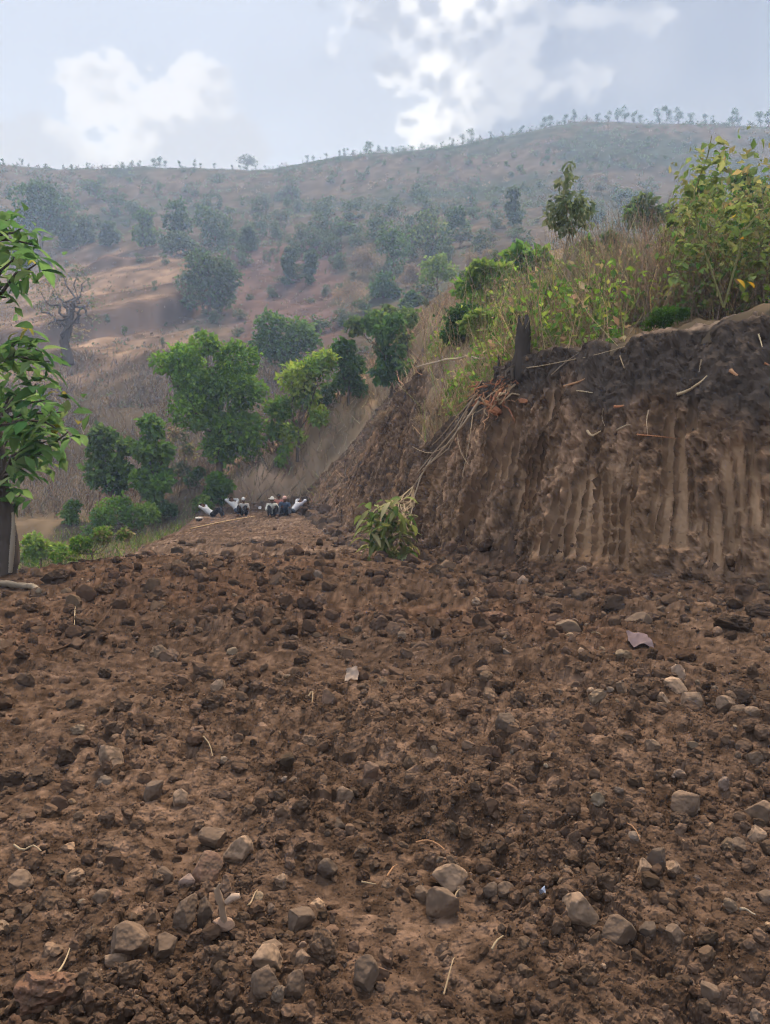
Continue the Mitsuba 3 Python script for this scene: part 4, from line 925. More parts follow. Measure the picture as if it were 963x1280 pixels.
# -- the far hill: trees in copies, scrub as one mass
def proto(name, cols, n, tall, r, sparse=False):
    k = r.integers(5, 8)
    lob = []
    for i in range(k):
        a = r.uniform(0, 2 * math.pi); q = r.uniform(0.05, 0.26)
        lob.append([math.cos(a) * q / tall ** 0.5, math.sin(a) * q / tall ** 0.5, r.uniform(0.20, 0.84), r.uniform(0.15, 0.27) * (0.75 if sparse else 1), 1])
    t = trunk_mesh([0, 0, 0], lob, r, 0.022, limbs=6)
    c = crown_mesh(lob, n, 0.075 if not sparse else 0.07, cols, r, spread=0.15, fill=0.35)
    scene[name] = {'type': 'shapegroup', 'trunk': mikit.ply(t, 'm_wood', True, color=plain(t, BARK, r)), 'crown': mikit.ply(c[:2], 'm_leaf', False, color=c[2])}
r = np.random.default_rng(170)
for i in range(5): proto(f'tree_kind_{i}', [G_DUSTY, G_MID + G_DUSTY, G_GREY, G_DARK + G_DUSTY, G_GREY + TAN[:1]][i], 520, 1.0 + 0.3 * (i % 3), r)
for i in range(4): proto(f'ridge_kind_{i}', G_DARK, 300, 1.2, r, True)

def plant(key, kind, p, h, wide, r, label, cat, group):
    scene[key] = {'type': 'instance', 'group': {'type': 'ref', 'id': kind}, 'to_world': T().translate([float(q) for q in p]).rotate([0, 0, 1], float(r.uniform(0, 360))).scale([h * wide, h * wide, h])}
    tell(key, label, cat, group)

def crest_at(px):
    y = np.linspace(280, 400, 240)
    q = EYEP + ray(px, 200) * y[:, None]
    z = land(q[:, 0], y)
    i = int(np.argmax((z - EYE) / y))
    return np.array([q[i, 0], y[i], z[i]])

RIDGE = [(4, 8), (27, 9), (36, 5), (56, 6), (78, 6), (90, 6), (110, 7), (128, 5), (152, 8), (165, 9), (174, 8), (192, 12), (200, 13), (207, 9), (225, 9), (243, 10), (251, 7), (268, 8), (290, 7), (300, 6), (308, 7), (320, 7), (332, 5),
         (384, 8), (392, 7), (408, 6), (424, 8), (432, 9), (441, 7), (458, 15), (464, 11), (474, 9), (484, 7), (492, 8), (506, 5), (516, 6), (528, 8), (540, 5), (552, 7), (565, 10), (578, 12), (589, 16), (600, 7), (613, 8), (628, 6), (640, 7), (652, 9),
         (680, 12), (688, 13), (705, 12), (718, 15), (733, 8), (747, 10), (760, 13), (772, 16), (780, 18), (792, 15), (800, 12), (824, 18), (833, 17), (848, 19), (862, 12), (882, 13), (890, 10), (915, 20), (922, 16), (950, 19), (960, 21), (978, 18)]
for px, hp in RIDGE:
    p = crest_at(px)
    h = max(hp, 5) * 1.2 * p[1] / FOC
    where = 'left part of the ridge' if px < 350 else 'middle of the ridge' if px < 660 else 'high right part of the ridge'
    size = 'taller dark tree standing up' if hp >= 12 else 'small dark tree standing'
    plant(numbered('ridge_tree'), f'ridge_kind_{r.integers(0, 4)}', p - [0, 0, 0.25], h, r.uniform(0.8, 1.25), r, f'{size} against the sky on the {where}', 'tree', f'{size} on the {where}')
# trees scattered over the hill
spots = []
for _ in range(9000):
    px, row = r.uniform(-10, 975), r.uniform(172, 335)
    if row < 214 - 0.055 * px + 14 or len(spots) >= 250: continue
    if px > 560 and row > 300: continue
    w = 1.0 if 235 < row < 320 and px < 560 else 0.55
    if r.uniform() > w * (0.15 + 1.3 * float(ss(-0.1, 0.12, fb(np.array([px]), np.array([row * 2.2]), 70, 2, 177))[0])): continue
    if all((px - a) ** 2 + ((row - b) * 1.6) ** 2 > (13 if row > 250 else 11) ** 2 for a, b in spots): spots.append((px, row))
for px, row in spots:
    p = hit(px, row)
    if p[1] < 60: continue
    hp = float(np.clip((13 if row > 240 else 8.5) * np.exp(r.normal(0, 0.42)), 5, 30))
    tone = int(r.choice(5, p=[0.36, 0.14, 0.2, 0.2, 0.10]))
    high = row < 235; side = 'left' if px < 330 else 'centre' if px < 620 else 'right'
    shade = ['dusty green', 'mid green', 'greyish green', 'dark green', 'dry tan green'][tone]
    lab = f'{shade} tree on the {"upper" if high else "lower"} hillside at the {side}, blurred by haze'
    plant(numbered('hill_tree'), f'tree_kind_{tone}', p - [0, 0, 0.2], hp * p[1] / FOC, r.uniform(1.0, 1.7), r, lab, 'tree', f'{shade} trees, {"upper" if high else "lower"} hillside, {side}')
# the orchard rows
for i in range(46):
    px, row = r.uniform(285, 440), r.uniform(285, 330)
    if i > 36: px, row = r.uniform(290, 420), r.uniform(330, 420)
    p = hit(px, row)
    hp = r.uniform(12, 22) if row < 330 else r.uniform(6, 11)
    plant(numbered('orchard_tree'), f'tree_kind_{r.choice([0, 3])}', p - [0, 0, 0.2], hp * p[1] / FOC, r.uniform(0.55, 0.85), r, 'slender dark tree in the orchard above the brown plot left of centre' if row < 330 else 'little dark sapling on the brown plot below the orchard', 'tree', 'trees of the orchard' if row < 330 else 'saplings on the brown plot')
REFS = [('light green feathery tree', 541, 292), ('mid green round tree near the centre', 491, 310), ('yellow green glowing bush', 545, 338), ('bare yellowish bush', 438, 372), ('dark green round bush below the centre', 480, 360), ('round tree behind the large bright tree', 358, 425), ('slim grey green hill tree', 642, 262), ('bare tan bush', 453, 326), ('tan leafless bush', 600, 325), ('small dark bush below the centre', 513, 376), ('dark green tree beside the feathery one', 570, 282), ('slender orchard trees', 388, 336)]
for i, (px, row, hp, k) in enumerate([(400, 300, 22, 0), (425, 292, 24, 1), (448, 300, 20, 0), (470, 290, 22, 3), (515, 300, 24, 1), (535, 262, 22, 0), (600, 300, 22, 2), (425, 330, 20, 2), (500, 342, 20, 2), (455, 385, 22, 1), (530, 365, 24, 4), (430, 398, 20, 2), (560, 318, 22, 2), (585, 345, 22, 1), (405, 262, 22, 0), (440, 268, 20, 3),
        (470, 352, 20, 4), (505, 395, 24, 1), (395, 410, 22, 1), (330, 420, 20, 0), (575, 300, 24, 4), (620, 325, 22, 2), (650, 300, 22, 0), (620, 280, 20, 2), (490, 262, 18, 0), (520, 240, 16, 3)]):
    p = hit(px, row + hp * 0.4)
    ref = min(REFS, key=lambda q: (q[1] - px) ** 2 + (q[2] - row) ** 2)
    ang = math.degrees(math.atan2(ref[2] - row, px - ref[1])) % 360
    side = ['right of', 'up and right of', 'above', 'up and left of', 'left of', 'down and left of', 'below', 'down and right of'][int((ang + 22.5) // 45) % 8]
    text = ['dusty green', 'mid green', 'greyish green', 'dark green', 'dry tan green'][k] + f' bush {side} the {ref[0]}'
    if any(q.get('label') == text for q in labels.values()): text = 'farther ' + text
    plant(numbered('slope_bush'), f'tree_kind_{k}', p - [0, 0, 0.3], hp * 1.25 * p[1] / FOC, r.uniform(1.3, 1.9), r, text, 'bush', None)
for i, (px, row, hp, text) in enumerate([(193, 363, 14, 'lone green bush on the upper edge of the reddish field'), (135, 405, 16, 'thin pale sapling in the middle of the reddish field'), (156, 420, 15, 'small leafy green sapling low on the reddish field'), (203, 432, 14, 'pale green sapling at the lower right of the reddish field'), (207, 408, 8, 'grey little bush at the right of the reddish field')]):
    p = hit(px, row); plant(numbered('field_sapling'), f'tree_kind_{[3, 2, 1, 2, 2][i]}', p - [0, 0, 0.15], hp * p[1] / FOC, 0.9, r, text, 'sapling', None)

for i in range(95):
    px, row = r.uniform(240, 660), r.uniform(255, 425)
    if px > 560 and row > 330: continue
    p = hit(px, row)
    if p[1] < 45: continue
    k = int(r.choice([1, 2, 3, 4, 2, 4])); hp = float(np.clip(13 * np.exp(r.normal(0, 0.35)), 6, 24))
    tn = ['', 'mid green', 'greyish green', 'dark green', 'dry tan green'][k]
    plant(numbered('small_bush'), f'tree_kind_{k}', p - [0, 0, 0.2], hp * p[1] / FOC, r.uniform(1.3, 2.0), r, f'small {tn} bush scattered among others over the middle slope', 'bush', f'small {tn} bushes of the middle slope')

# scrub over the hill and the slopes
n = 5200
px, yy = r.uniform(-150, 1110, n), 1 / r.uniform(1 / 360, 1 / 62, n)
yy = np.where(r.uniform(0, 1, n) < 0.6, r.uniform(190, 355, n), yy)
x = (px - 481.5) / FOC * yy; z = land(x, yy)
az = x / yy
ok = ~((az < -0.24) & (yy > 98) & (yy < 205) & (r.uniform(0, 1, n) > 0.12)) & ~((az > -0.22) & (az < -0.04) & (yy > 95) & (yy < 190) & (r.uniform(0, 1, n) > 0.3)) & (r.uniform(0, 1, n) < ss(-0.16, 0.12, fb(x, yy, 22, 3, 171)) + 0.12)
x, yy, z = x[ok], yy[ok], z[ok]; n = len(x); m = 20
rad = r.uniform(0.6, 1.9, n) * np.clip(yy / 160, 0.5, 1.3)
p = np.repeat(np.stack([x, yy, z + 0.25 * rad], -1), m, 0) + unit(r, n * m) * (np.repeat(rad, m) * r.uniform(0.2, 1, n * m))[:, None] * [1, 1, 0.7]
L = np.repeat(rad, m) * r.uniform(0.22, 0.5, n * m)
v, f = leaves(p, unit(r, n * m) + [0, 0, 0.3], norm(r.normal(0, 0.6, (n * m, 3)) + [0, 0, 0.8]), L, L * 0.28)
kind = tint(n, TAN[3:] + GREYTWIG[1:2] + G_GREY + G_DUSTY + G_DUSTY[:2] + GREYTWIG[3:], r, 0.15)
nt = 2600; yt = r.uniform(99, 208, nt); xt = yt * r.uniform(-0.55, -0.06, nt); zt = land(xt, yt)
ht = r.uniform(0.15, 0.6, nt)
pt = np.repeat(np.stack([xt, yt, zt - 0.05], -1), 3, 0) + r.normal(0, 0.25, (3 * nt, 3)) * [1, 1, 0.1]
tv_, tf_ = leaves(pt, norm(r.normal(0, 0.5, (3 * nt, 3)) + [0, 0, 1]), unit(r, 3 * nt), np.repeat(ht, 3), 0.22 * np.repeat(ht, 3))
put('field_tufts', (tv_, tf_), 'm_matt_leaf', False, color=np.repeat(tint(3 * nt, TAN[3:] + GREYTWIG[1:2] + [[0.10, 0.075, 0.055]] + G_GREY[2:], r, 0.25), 4, 0), kind='stuff', label='dry tufts and stubble dotted over the reddish field and the brown plot', cat='stubble')
put('hill_scrub', (v, f), 'm_matt_leaf', False, color=np.repeat(np.repeat(kind, m, 0) * np.exp(r.normal(0, 0.15, (n * m, 1))), 4, 0), kind='stuff', label='low grey green and tan scrub covering the hillsides', cat='scrub')

# ------------------------------------------------------------------ stump, roots, fallen sapling, sticks
r = np.random.default_rng(200)
OUTB = np.array([-0.35, -0.93, 0.25])
j_ = int(np.argmin(np.abs(along - 0.985))); rim = BANK[:, j_]; v_ = rim - EYEP
i_ = int(np.argmin(np.abs(481.5 + FOC * v_[:, 0] / v_[:, 1] - 649) + 1e3 * (rim[:, 1] > 17)))
p = rim[i_] + np.array([0, -0.12, -0.10]); k = p[1] / FOC
key = 'charred_stump'; tell(key, 'dark broken tree stump standing on the left end of the bank', 'stump')
sides, hts = 14, [(-0.25, 0.19), (0.0, 0.17), (0.25, 0.125), (0.5, 0.12), (0.66, 0.115), (0.74, 0.10)]
v = []
for i, (h, rad) in enumerate(hts):
    for j in range(sides):
        th = 2 * math.pi * j / sides
        rr = rad * (1 + 0.22 * math.sin(3 * th + 1) + r.normal(0, 0.07))
        jag = (0.16 * math.sin(2 * th + 0.6) + r.normal(0, 0.05)) if i >= 4 else 0
        v.append([rr * math.cos(th) + 0.06 * h, rr * math.sin(th) * 0.9, h + jag])
f = []
for i in range(len(hts) - 1):
    for j in range(sides):
        q_ = (j + 1) % sides
        f += [[i * sides + j, i * sides + q_, (i + 1) * sides + q_], [i * sides + j, (i + 1) * sides + q_, (i + 1) * sides + j]]
v.append([0.03, 0, 0.5])
for j in range(sides): f.append([(len(hts) - 1) * sides + j, (len(hts) - 1) * sides + (j + 1) % sides, len(v) - 1])
v = np.array(v) + p + [0, 0.1, 0]
put(key + '__trunk', (v, np.array(f)), 'm_wood', 40, label=None) if False else put(key + '__trunk', (v, np.array(f)), 'm_wood', True, color=plain((v, None), [0.050, 0.042, 0.038], r, 0.5))
for i in range(7):
    a = r.uniform(math.pi * 0.9, math.pi * 2.1)
    q0 = p + [0.12 * math.cos(a), 0.1 + 0.1 * math.sin(a), 0.02]
    t = tube(bent(q0, q0 + [0.45 * math.cos(a), 0.28 * math.sin(a), -0.35 - 0.15 * r.uniform()], r, 6, 0.1), np.linspace(0.05, 0.012, 6), 6)
    put(key + '__root' + (f'_{i:03d}' if i else ''), t, 'm_wood', True, color=plain(t, [0.06, 0.048, 0.04], r))
p = at(625, 468, 15.2); t = tube(bent(p - [0, 0, 0.3], at(624, 444, 15.2), r, 4, 0.05), [0.05, 0.045, 0.04, 0.02], 6)
put('stub', t, 'm_wood', True, color=plain(t, [0.06, 0.05, 0.045], r), label='thin dark broken stub left of the charred stump', cat='stump')

ORANGE = [[0.36, 0.165, 0.090], [0.28, 0.125, 0.075], [0.42, 0.24, 0.14]]
key = 'torn_roots'; tell(key, 'mass of torn orange brown roots hanging out at the left corner of the bank', 'roots')
for i in range(46):
    a = on_bank(r.uniform(596, 650), r.uniform(472, 520)) + OUTB * r.uniform(0.0, 0.08)
    b = a + np.array([r.normal(-0.15, 0.25), r.uniform(-0.35, 0.0), r.normal(-0.22, 0.22)])
    t = tube(bent(a, b, r, 6, 0.14), np.linspace(r.uniform(0.008, 0.026), 0.004, 6), 5)
    put(f'{key}__root' + (f'_{i:03d}' if i else ''), t, 'm_wood', True, color=plain(t, ORANGE[i % 3] if i % 4 else TAN[0], r, 0.4))
for i, (x, y, w) in enumerate(((622, 515, 22), (655, 502, 14), (610, 505, 14))):
    m = lump_mesh(r, 3, 'clod'); q0 = on_bank(x, y); kk = q0[1] / FOC
    v = m[0] * [w * kk / 2, w * kk * 0.35, w * kk * 0.3] + q0 + OUTB * 0.06
    put(f'{key}__root_crown' + (f'_{i:03d}' if i else ''), (v, m[1]), 'm_wood', True, color=plain((v, None), ORANGE[0], r, 0.6))

def bank_stick(px_rows, rad, colr, text, name='root', off=0.06, cat='root', taper=0.4):
    pts = []
    for (x0, y0), (x1, y1) in zip(px_rows[:-1], px_rows[1:]):
        for s in (0, 0.5):
            pts.append(on_bank(x0 + (x1 - x0) * s, y0 + (y1 - y0) * s) + OUTB * off)
    pts.append(on_bank(*px_rows[-1]) + OUTB * off)
    pts = np.array(pts); pts[1:-1] = 0.25 * pts[:-2] + 0.5 * pts[1:-1] + 0.25 * pts[2:]
    t = tube(pts, np.linspace(rad, rad * taper, len(pts)), 6)
    put(numbered(name), t, 'm_wood', True, color=plain(t, colr, r, 0.35), label=text, cat=cat)
BANKROOTS = [
    ([(706, 484), (720, 480), (732, 476)], 0.020, ORANGE[2], 'short orange root sticking out high on the bank right of the stump'),
    ([(722, 488), (740, 493)], 0.013, TAN[2], 'thin pale root just below the short orange one'),
    ([(735, 540), (742, 548), (752, 539)], 0.020, TAN[0], 'forked pale root in the middle of the bank'),
    ([(768, 511), (782, 509)], 0.022, ORANGE[0], 'stubby orange root in the dark topsoil'),
    ([(847, 495), (862, 489), (874, 482), (884, 472)], 0.024, TAN[0], 'longest pale root jutting out of the dark topsoil at the right'),
    ([(772, 540), (785, 531), (790, 533)], 0.014, TAN[1], 'curved grey root in the middle of the bank'),
    ([(796, 545), (820, 547), (852, 550)], 0.010, ORANGE[0], 'thin reddish root lying level across the bank'),
    ([(660, 462), (690, 455), (735, 449), (782, 435)], 0.010, TAN[0], 'long thin pale root trailing along under the rim'),
    ([(690, 470), (712, 450), (740, 432)], 0.012, TAN[3], 'grey brown twig slanting up to the rim'),
    ([(878, 452), (874, 466)], 0.012, TAN[1], 'short hanging root near the rim at the right'),
    ([(912, 465), (922, 471)], 0.030, ORANGE[2], 'stub of broken light wood in the topsoil at the right'),
    ([(948, 420), (953, 436)], 0.012, TAN[2], 'pale twig hanging from the rim at the right edge'),
    ([(955, 455), (962, 459)], 0.016, ORANGE[0], 'reddish root end at the right edge of the bank'),
    ([(812, 515), (808, 530), (812, 545)], 0.010, TAN[1], 'thin root dangling in the middle right of the bank'),
    ([(655, 430), (666, 428), (677, 425)], 0.010, TAN[3], 'thin twig on the rim right of the charred stump'),
    ([(756, 512), (752, 522), (757, 535)], 0.009, TAN[3], 'fine dark rootlet below the stubby orange root'),
    ([(776, 448), (780, 462)], 0.010, TAN[1], 'fine root hanging below the middle of the rim')]
for a in BANKROOTS: bank_stick(*a)

# fallen sapling: stem down the bank, leafy top on the bench
key = 'fallen_sapling'; tell(key, 'uprooted sapling lying down the bank with its leafy top on the bench', 'sapling')
def lying(pxs, off=0.22):
    return np.array([on_bank(x, y) + OUTB * o for (x, y), o in zip(pxs, np.broadcast_to(off, len(pxs)))])
foot = hit(486, 702)
DF = foot[1] - 0.2
stems_ = [([(604, 508), (585, 535), (562, 562), (540, 588), (522, 612)], 0.030), ([(600, 500), (575, 540), (548, 570), (528, 595)], 0.022), ([(590, 520), (565, 565), (535, 590)], 0.016), ([(545, 575), (532, 600), (522, 630)], 0.022)]
for i, (pxs, rad) in enumerate(stems_):
    pts = lying(pxs, 0.30)
    t = tube(pts, np.linspace(rad, rad * 0.6, len(pts)), 6)
    put(f'{key}__stem' + (f'_{i:03d}' if i else ''), t, 'm_wood', True, color=plain(t, [0.34, 0.27, 0.20], r))
a0 = lying([(522, 612)], 0.30)[0]; a1 = lying([(522, 630)], 0.30)[0]
tips = [(470, 640), (482, 634), (496, 632), (462, 652), (478, 655), (505, 650), (490, 660), (466, 672), (480, 678), (500, 675), (470, 688), (488, 692), (506, 688), (496, 698), (474, 664), (510, 665)]
spots = []
for i, (x, y) in enumerate(tips):
    e = at(x, y, DF + r.uniform(-0.35, 0.25)); s0 = a0 if i % 2 else a1
    t = tube(bent(s0, e, r, 6, 0.05, 0.03), np.linspace(0.016, 0.006, 6), 5)
    put(f'{key}__branch' + (f'_{i:03d}' if i else ''), t, 'm_wood', True, color=plain(t, [0.25, 0.20, 0.14], r))
    spots.append(e)
leafy(key, spots, r, 0.30, 0.21, [[0.17, 0.20, 0.07], [0.13, 0.17, 0.055], [0.23, 0.24, 0.11], [0.08, 0.13, 0.04], [0.30, 0.29, 0.16]], 13, 0.7)

for i, (pxs, rad, text) in enumerate([([(602, 498), (578, 522), (560, 545), (546, 560)], 0.014, 'thin grey dead branch above the fallen sapling'), ([(596, 515), (592, 555), (583, 600)], 0.010, 'thin dead shoot hanging straight down the bank corner'),
                                      ([(575, 545), (580, 570), (590, 585)], 0.008, 'short dead twig under the fallen stems'), ([(560, 562), (545, 572), (530, 568), (518, 560)], 0.009, 'thin bent twig left of the fallen stems')]):
    bank_stick(pxs, rad, TAN[0], text, 'dead_branch', 0.25, 'branch', 0.5)
A_, B_ = at(522, 459, 21), at(636, 446, 16.5)
t = tube(bent(A_, B_, r, 9, 0.02, -0.02), np.linspace(0.022, 0.03, 9), 6)
put(numbered('dead_branch'), t, 'm_wood', True, color=plain(t, [0.36, 0.30, 0.24], r), label='long pale branch lying level from the charred stump to the left', cat='branch')

def ground_stick(pxs, rad, colr, text, name='stick', cat='stick', lift=0.03, taper=0.5):
    pts = []
    for (x0, y0), (x1, y1) in zip(pxs[:-1], pxs[1:]):
        for s in (0, 0.5): pts.append((x0 + (x1 - x0) * s, y0 + (y1 - y0) * s))
    pts.append(pxs[-1])
    P = np.array([hit(*q) for q in pts]); P[:, 2] = np.maximum(_ground_soil(P[:, 0], P[:, 1]), P[:, 2]) + lift
    P[1:-1] = 0.25 * P[:-2] + 0.5 * P[1:-1] + 0.25 * P[2:]
    if name == 'log':
        q = np.linspace(0, len(P) - 1, 40); P = np.stack([np.interp(q, np.arange(len(P)), P[:, k]) for k in range(3)], 1)
    t = tube(P, np.linspace(rad, rad * taper, len(P)), 7 if name == 'stick' else 12)
    if name == 'log':
        ct = P[np.minimum(np.arange(len(t[0])) // 12, len(P) - 1)]
        t = (ct + (t[0] - ct) * (1 + 1.1 * (meshkit.fbm(t[0] * [9, 30, 30], 4)[:, None] - 0.5)), t[1])
    colr = np.asarray(colr) * (0.55 if name == 'stick' else 0.85)
    put(numbered(name), t, 'm_wood', True, color=plain(t, colr, r, 0.4), label=text, cat=cat)
ground_stick([(-14, 737), (10, 737), (32, 738), (44, 742), (49, 750)], 0.045, [0.20, 0.165, 0.128], 'pale bent log lying on the earth at the left edge', 'log', 'log', 0.05, 0.8)
ground_stick([(65, 826), (95, 805), (120, 788), (140, 768)], 0.011, [0.10, 0.062, 0.045], 'long thin dark stick slanting over the soil at the left')
ground_stick([(94, 762), (93, 785)], 0.007, TAN[2], 'short pale upright straw near the long dark stick')
ground_stick([(310, 1155), (316, 1140), (322, 1125)], 0.004, TAN[0], 'thin twig right of the white root')
ground_stick([(72, 1246), (80, 1232), (88, 1217)], 0.004, TAN[2], 'thin curved straw at the lower left')
ground_stick([(18, 1070), (32, 1078), (42, 1072), (52, 1082)], 0.005, TAN[2], 'wispy pale rootlet beside the dusty stone')
ground_stick([(774, 1058), (790, 1068), (800, 1090)], 0.004, ORANGE[2], 'thin orange twig beside the dark stone at the right')
ground_stick([(925, 1176), (935, 1172), (944, 1180)], 0.005, [0.45, 0.38, 0.3], 'white curled rootlet at the lower right edge')
ground_stick([(615, 1220), (622, 1212), (629, 1206)], 0.004, TAN[2], 'tiny pale straw in the lower middle')
ground_stick([(520, 1062), (535, 1058), (548, 1064), (556, 1071)], 0.005, ORANGE[2], 'thin orange rootlet above the jagged pale stone')
ground_stick([(484, 1105), (492, 1092), (497, 1090)], 0.004, ORANGE[2], 'curled orange rootlet left of the jagged pale stone')
ground_stick([(386, 885), (392, 880), (390, 894)], 0.008, TAN[1], 'little hooked root in front of the reddish stone')
ground_stick([(250, 935), (262, 943), (266, 952)], 0.005, TAN[2], 'fine white rootlet at the left middle')
ground_stick([(452, 1112), (470, 1115)], 0.004, TAN[2], 'small pale straw in the lower middle, left of the round grey stone')
ground_stick([(566, 1140), (571, 1128), (575, 1122)], 0.004, TAN[0], 'thin bent straw leaning on the five sided stone')
ground_stick([(740, 808), (752, 815)], 0.008, TAN[1], 'short twig beside the purple wrapper')
ground_stick([(555, 1270), (565, 1240), (568, 1230)], 0.003, TAN[0], 'hair thin straw near the bottom edge')

# the upright white root in the foreground
key = 'white_root'; tell(key, 'pale forked root standing upright among the foreground stones', 'root')
q0 = hit(279, 1160); kk = q0[1] / FOC
def up(x, y, d=0.0): return at(x, y, q0[1] - 0.10 + d) + [0, 0, 0.012]
t = tube([up(281, 1162), up(279, 1148), up(277, 1135), up(273, 1124), up(272, 1116), up(275, 1109)], np.array([5.5, 4.2, 4, 5, 3, 1.5]) * kk, 8)
put(key + '__stem', t, 'm_wood', True, color=plain(t, [0.215, 0.155, 0.115], r, 0.8))
t = tube([up(273, 1124), up(270, 1119), up(268, 1115, 0.01)], np.array([3.5, 3, 1.5]) * kk, 6)
put(key + '__prong', t, 'm_wood', True, color=plain(t, [0.215, 0.155, 0.115], r, 0.8))
m = lump_mesh(r, 3, 'stone'); v = m[0] * np.array([16, 10, 8]) * kk + up(279, 1160)
put(key + '__block', (v, m[1]), 'm_wood', True, color=plain((v, None), [0.22, 0.15, 0.115], r, 0.5))
t = tube([up(283, 1133), up(291, 1126), up(300, 1124)], np.array([4, 5, 3.5]) * kk, 6)
put(key + '__splinter', t, 'm_wood', True, color=plain(t, [0.33, 0.25, 0.2], r, 0.4))

# scraps
def scrap(px, row, w, h, colr, text, seed, name='plastic_scrap', cat='scrap'):
    r = np.random.default_rng(seed)
    n = 9; u, v_ = np.meshgrid(np.linspace(-1, 1, n), np.linspace(-1, 1, n), indexing='ij')
    q0 = hit(px, row); k = q0[1] / FOC
    z = 0.5 * (meshkit.fbm(np.stack([u * 1.6, v_ * 1.6, 0 * u + seed], -1), 3) - 0.3)
    rr = 1 - 0.35 * meshkit.noise(np.stack([np.arctan2(v_, u) * 1.5, 0 * u, 0 * u + seed], -1))
    X = u * rr * w * k / 2; Y = v_ * rr * w * k * 0.5
    g = _ground_soil(q0[0] + X, q0[1] + Y)
    P = np.stack([q0[0] + X, q0[1] + Y, g + 0.02 + z * h * k * 0.8 + (v_ + 1) * h * k * 0.30], -1).reshape(-1, 3)
    f = grid_faces(n, n)
    P2 = np.vstack([P, P - [0, 0, 0.004]]); f2 = np.vstack([f, f[:, ::-1] + len(P)])
    put(numbered(name), (P2, f2), 'm_cloth', True, color=np.tile(np.asarray(colr), (len(P2), 1)) * np.exp(0.9 * (meshkit.fbm(P2 * 30, 3)[:, None] - 0.5)), label=text, cat=cat)
scrap(798, 818, 30, 14, [0.135, 0.105, 0.115], 'crumpled purplish plastic wrapper lying on the earth below the bank', 3)
scrap(440, 860, 20, 16, [0.25, 0.20, 0.17], 'torn whitish scrap in the middle of the turned soil', 5)
scrap(678, 1143, 9, 8, [0.36, 0.40, 0.50], 'tiny bluish white scrap left of the long tilted tan stone', 7)
scrap(325, 637, 4, 3, [0.5, 0.47, 0.45], 'small white bag on the ground between the two groups of people', 9)

# ------------------------------------------------------------------ people resting at the end of the bench
MF = manifold3d.Manifold
def ball(p, rad, seg=14): return MF.sphere(float(rad), seg).translate([float(q) for q in p])
def limb(*pr, seg=14): return sum_([MF.batch_hull([ball(*a, seg), ball(*b, seg)]) for a, b in zip(pr[:-1], pr[1:])])
def sum_(ms):
    out = ms[0]
    for m in ms[1:]: out = out + m
    return out
def softened(m, edge=0.045, it=8):
    t = m.refine_to_length(edge).to_mesh()
    tm = trimesh.Trimesh(np.array(t.vert_properties[:, :3]), np.array(t.tri_verts), process=True)
    trimesh.smoothing.filter_taubin(tm, iterations=it)
    return tm
SKIN = [0.115, 0.062, 0.040]

def hand(w, d, side, palm_n):
    """a palm and five bent fingers from the wrist w along d"""
    d = norm(np.asarray(d, float)); s = norm(np.cross(d, palm_n)); n = np.cross(s, d)
    ms = [MF.batch_hull([ball(w, 0.026, 8), ball(w + d * 0.085 + s * 0.030, 0.014, 8), ball(w + d * 0.085 - s * 0.030, 0.014, 8)])]
    for i, (o, l) in enumerate(((-0.032, 0.062), (-0.011, 0.078), (0.011, 0.074), (0.032, 0.058))):
        a = w + d * 0.085 + s * o; b = a + d * l * 0.55 + n * 0.012; c_ = b + d * l * 0.35 + n * 0.032
        ms.append(limb((a, 0.0095), (b, 0.0088), (c_, 0.0075), seg=8))
    a = w + d * 0.03 - s * side * 0.028; b = a + d * 0.03 - s * side * 0.028; c_ = b + d * 0.032 - s * side * 0.008 + n * 0.01
    ms.append(limb((a, 0.012), (b, 0.0105), (c_, 0.009), seg=8))
    return sum_(ms)

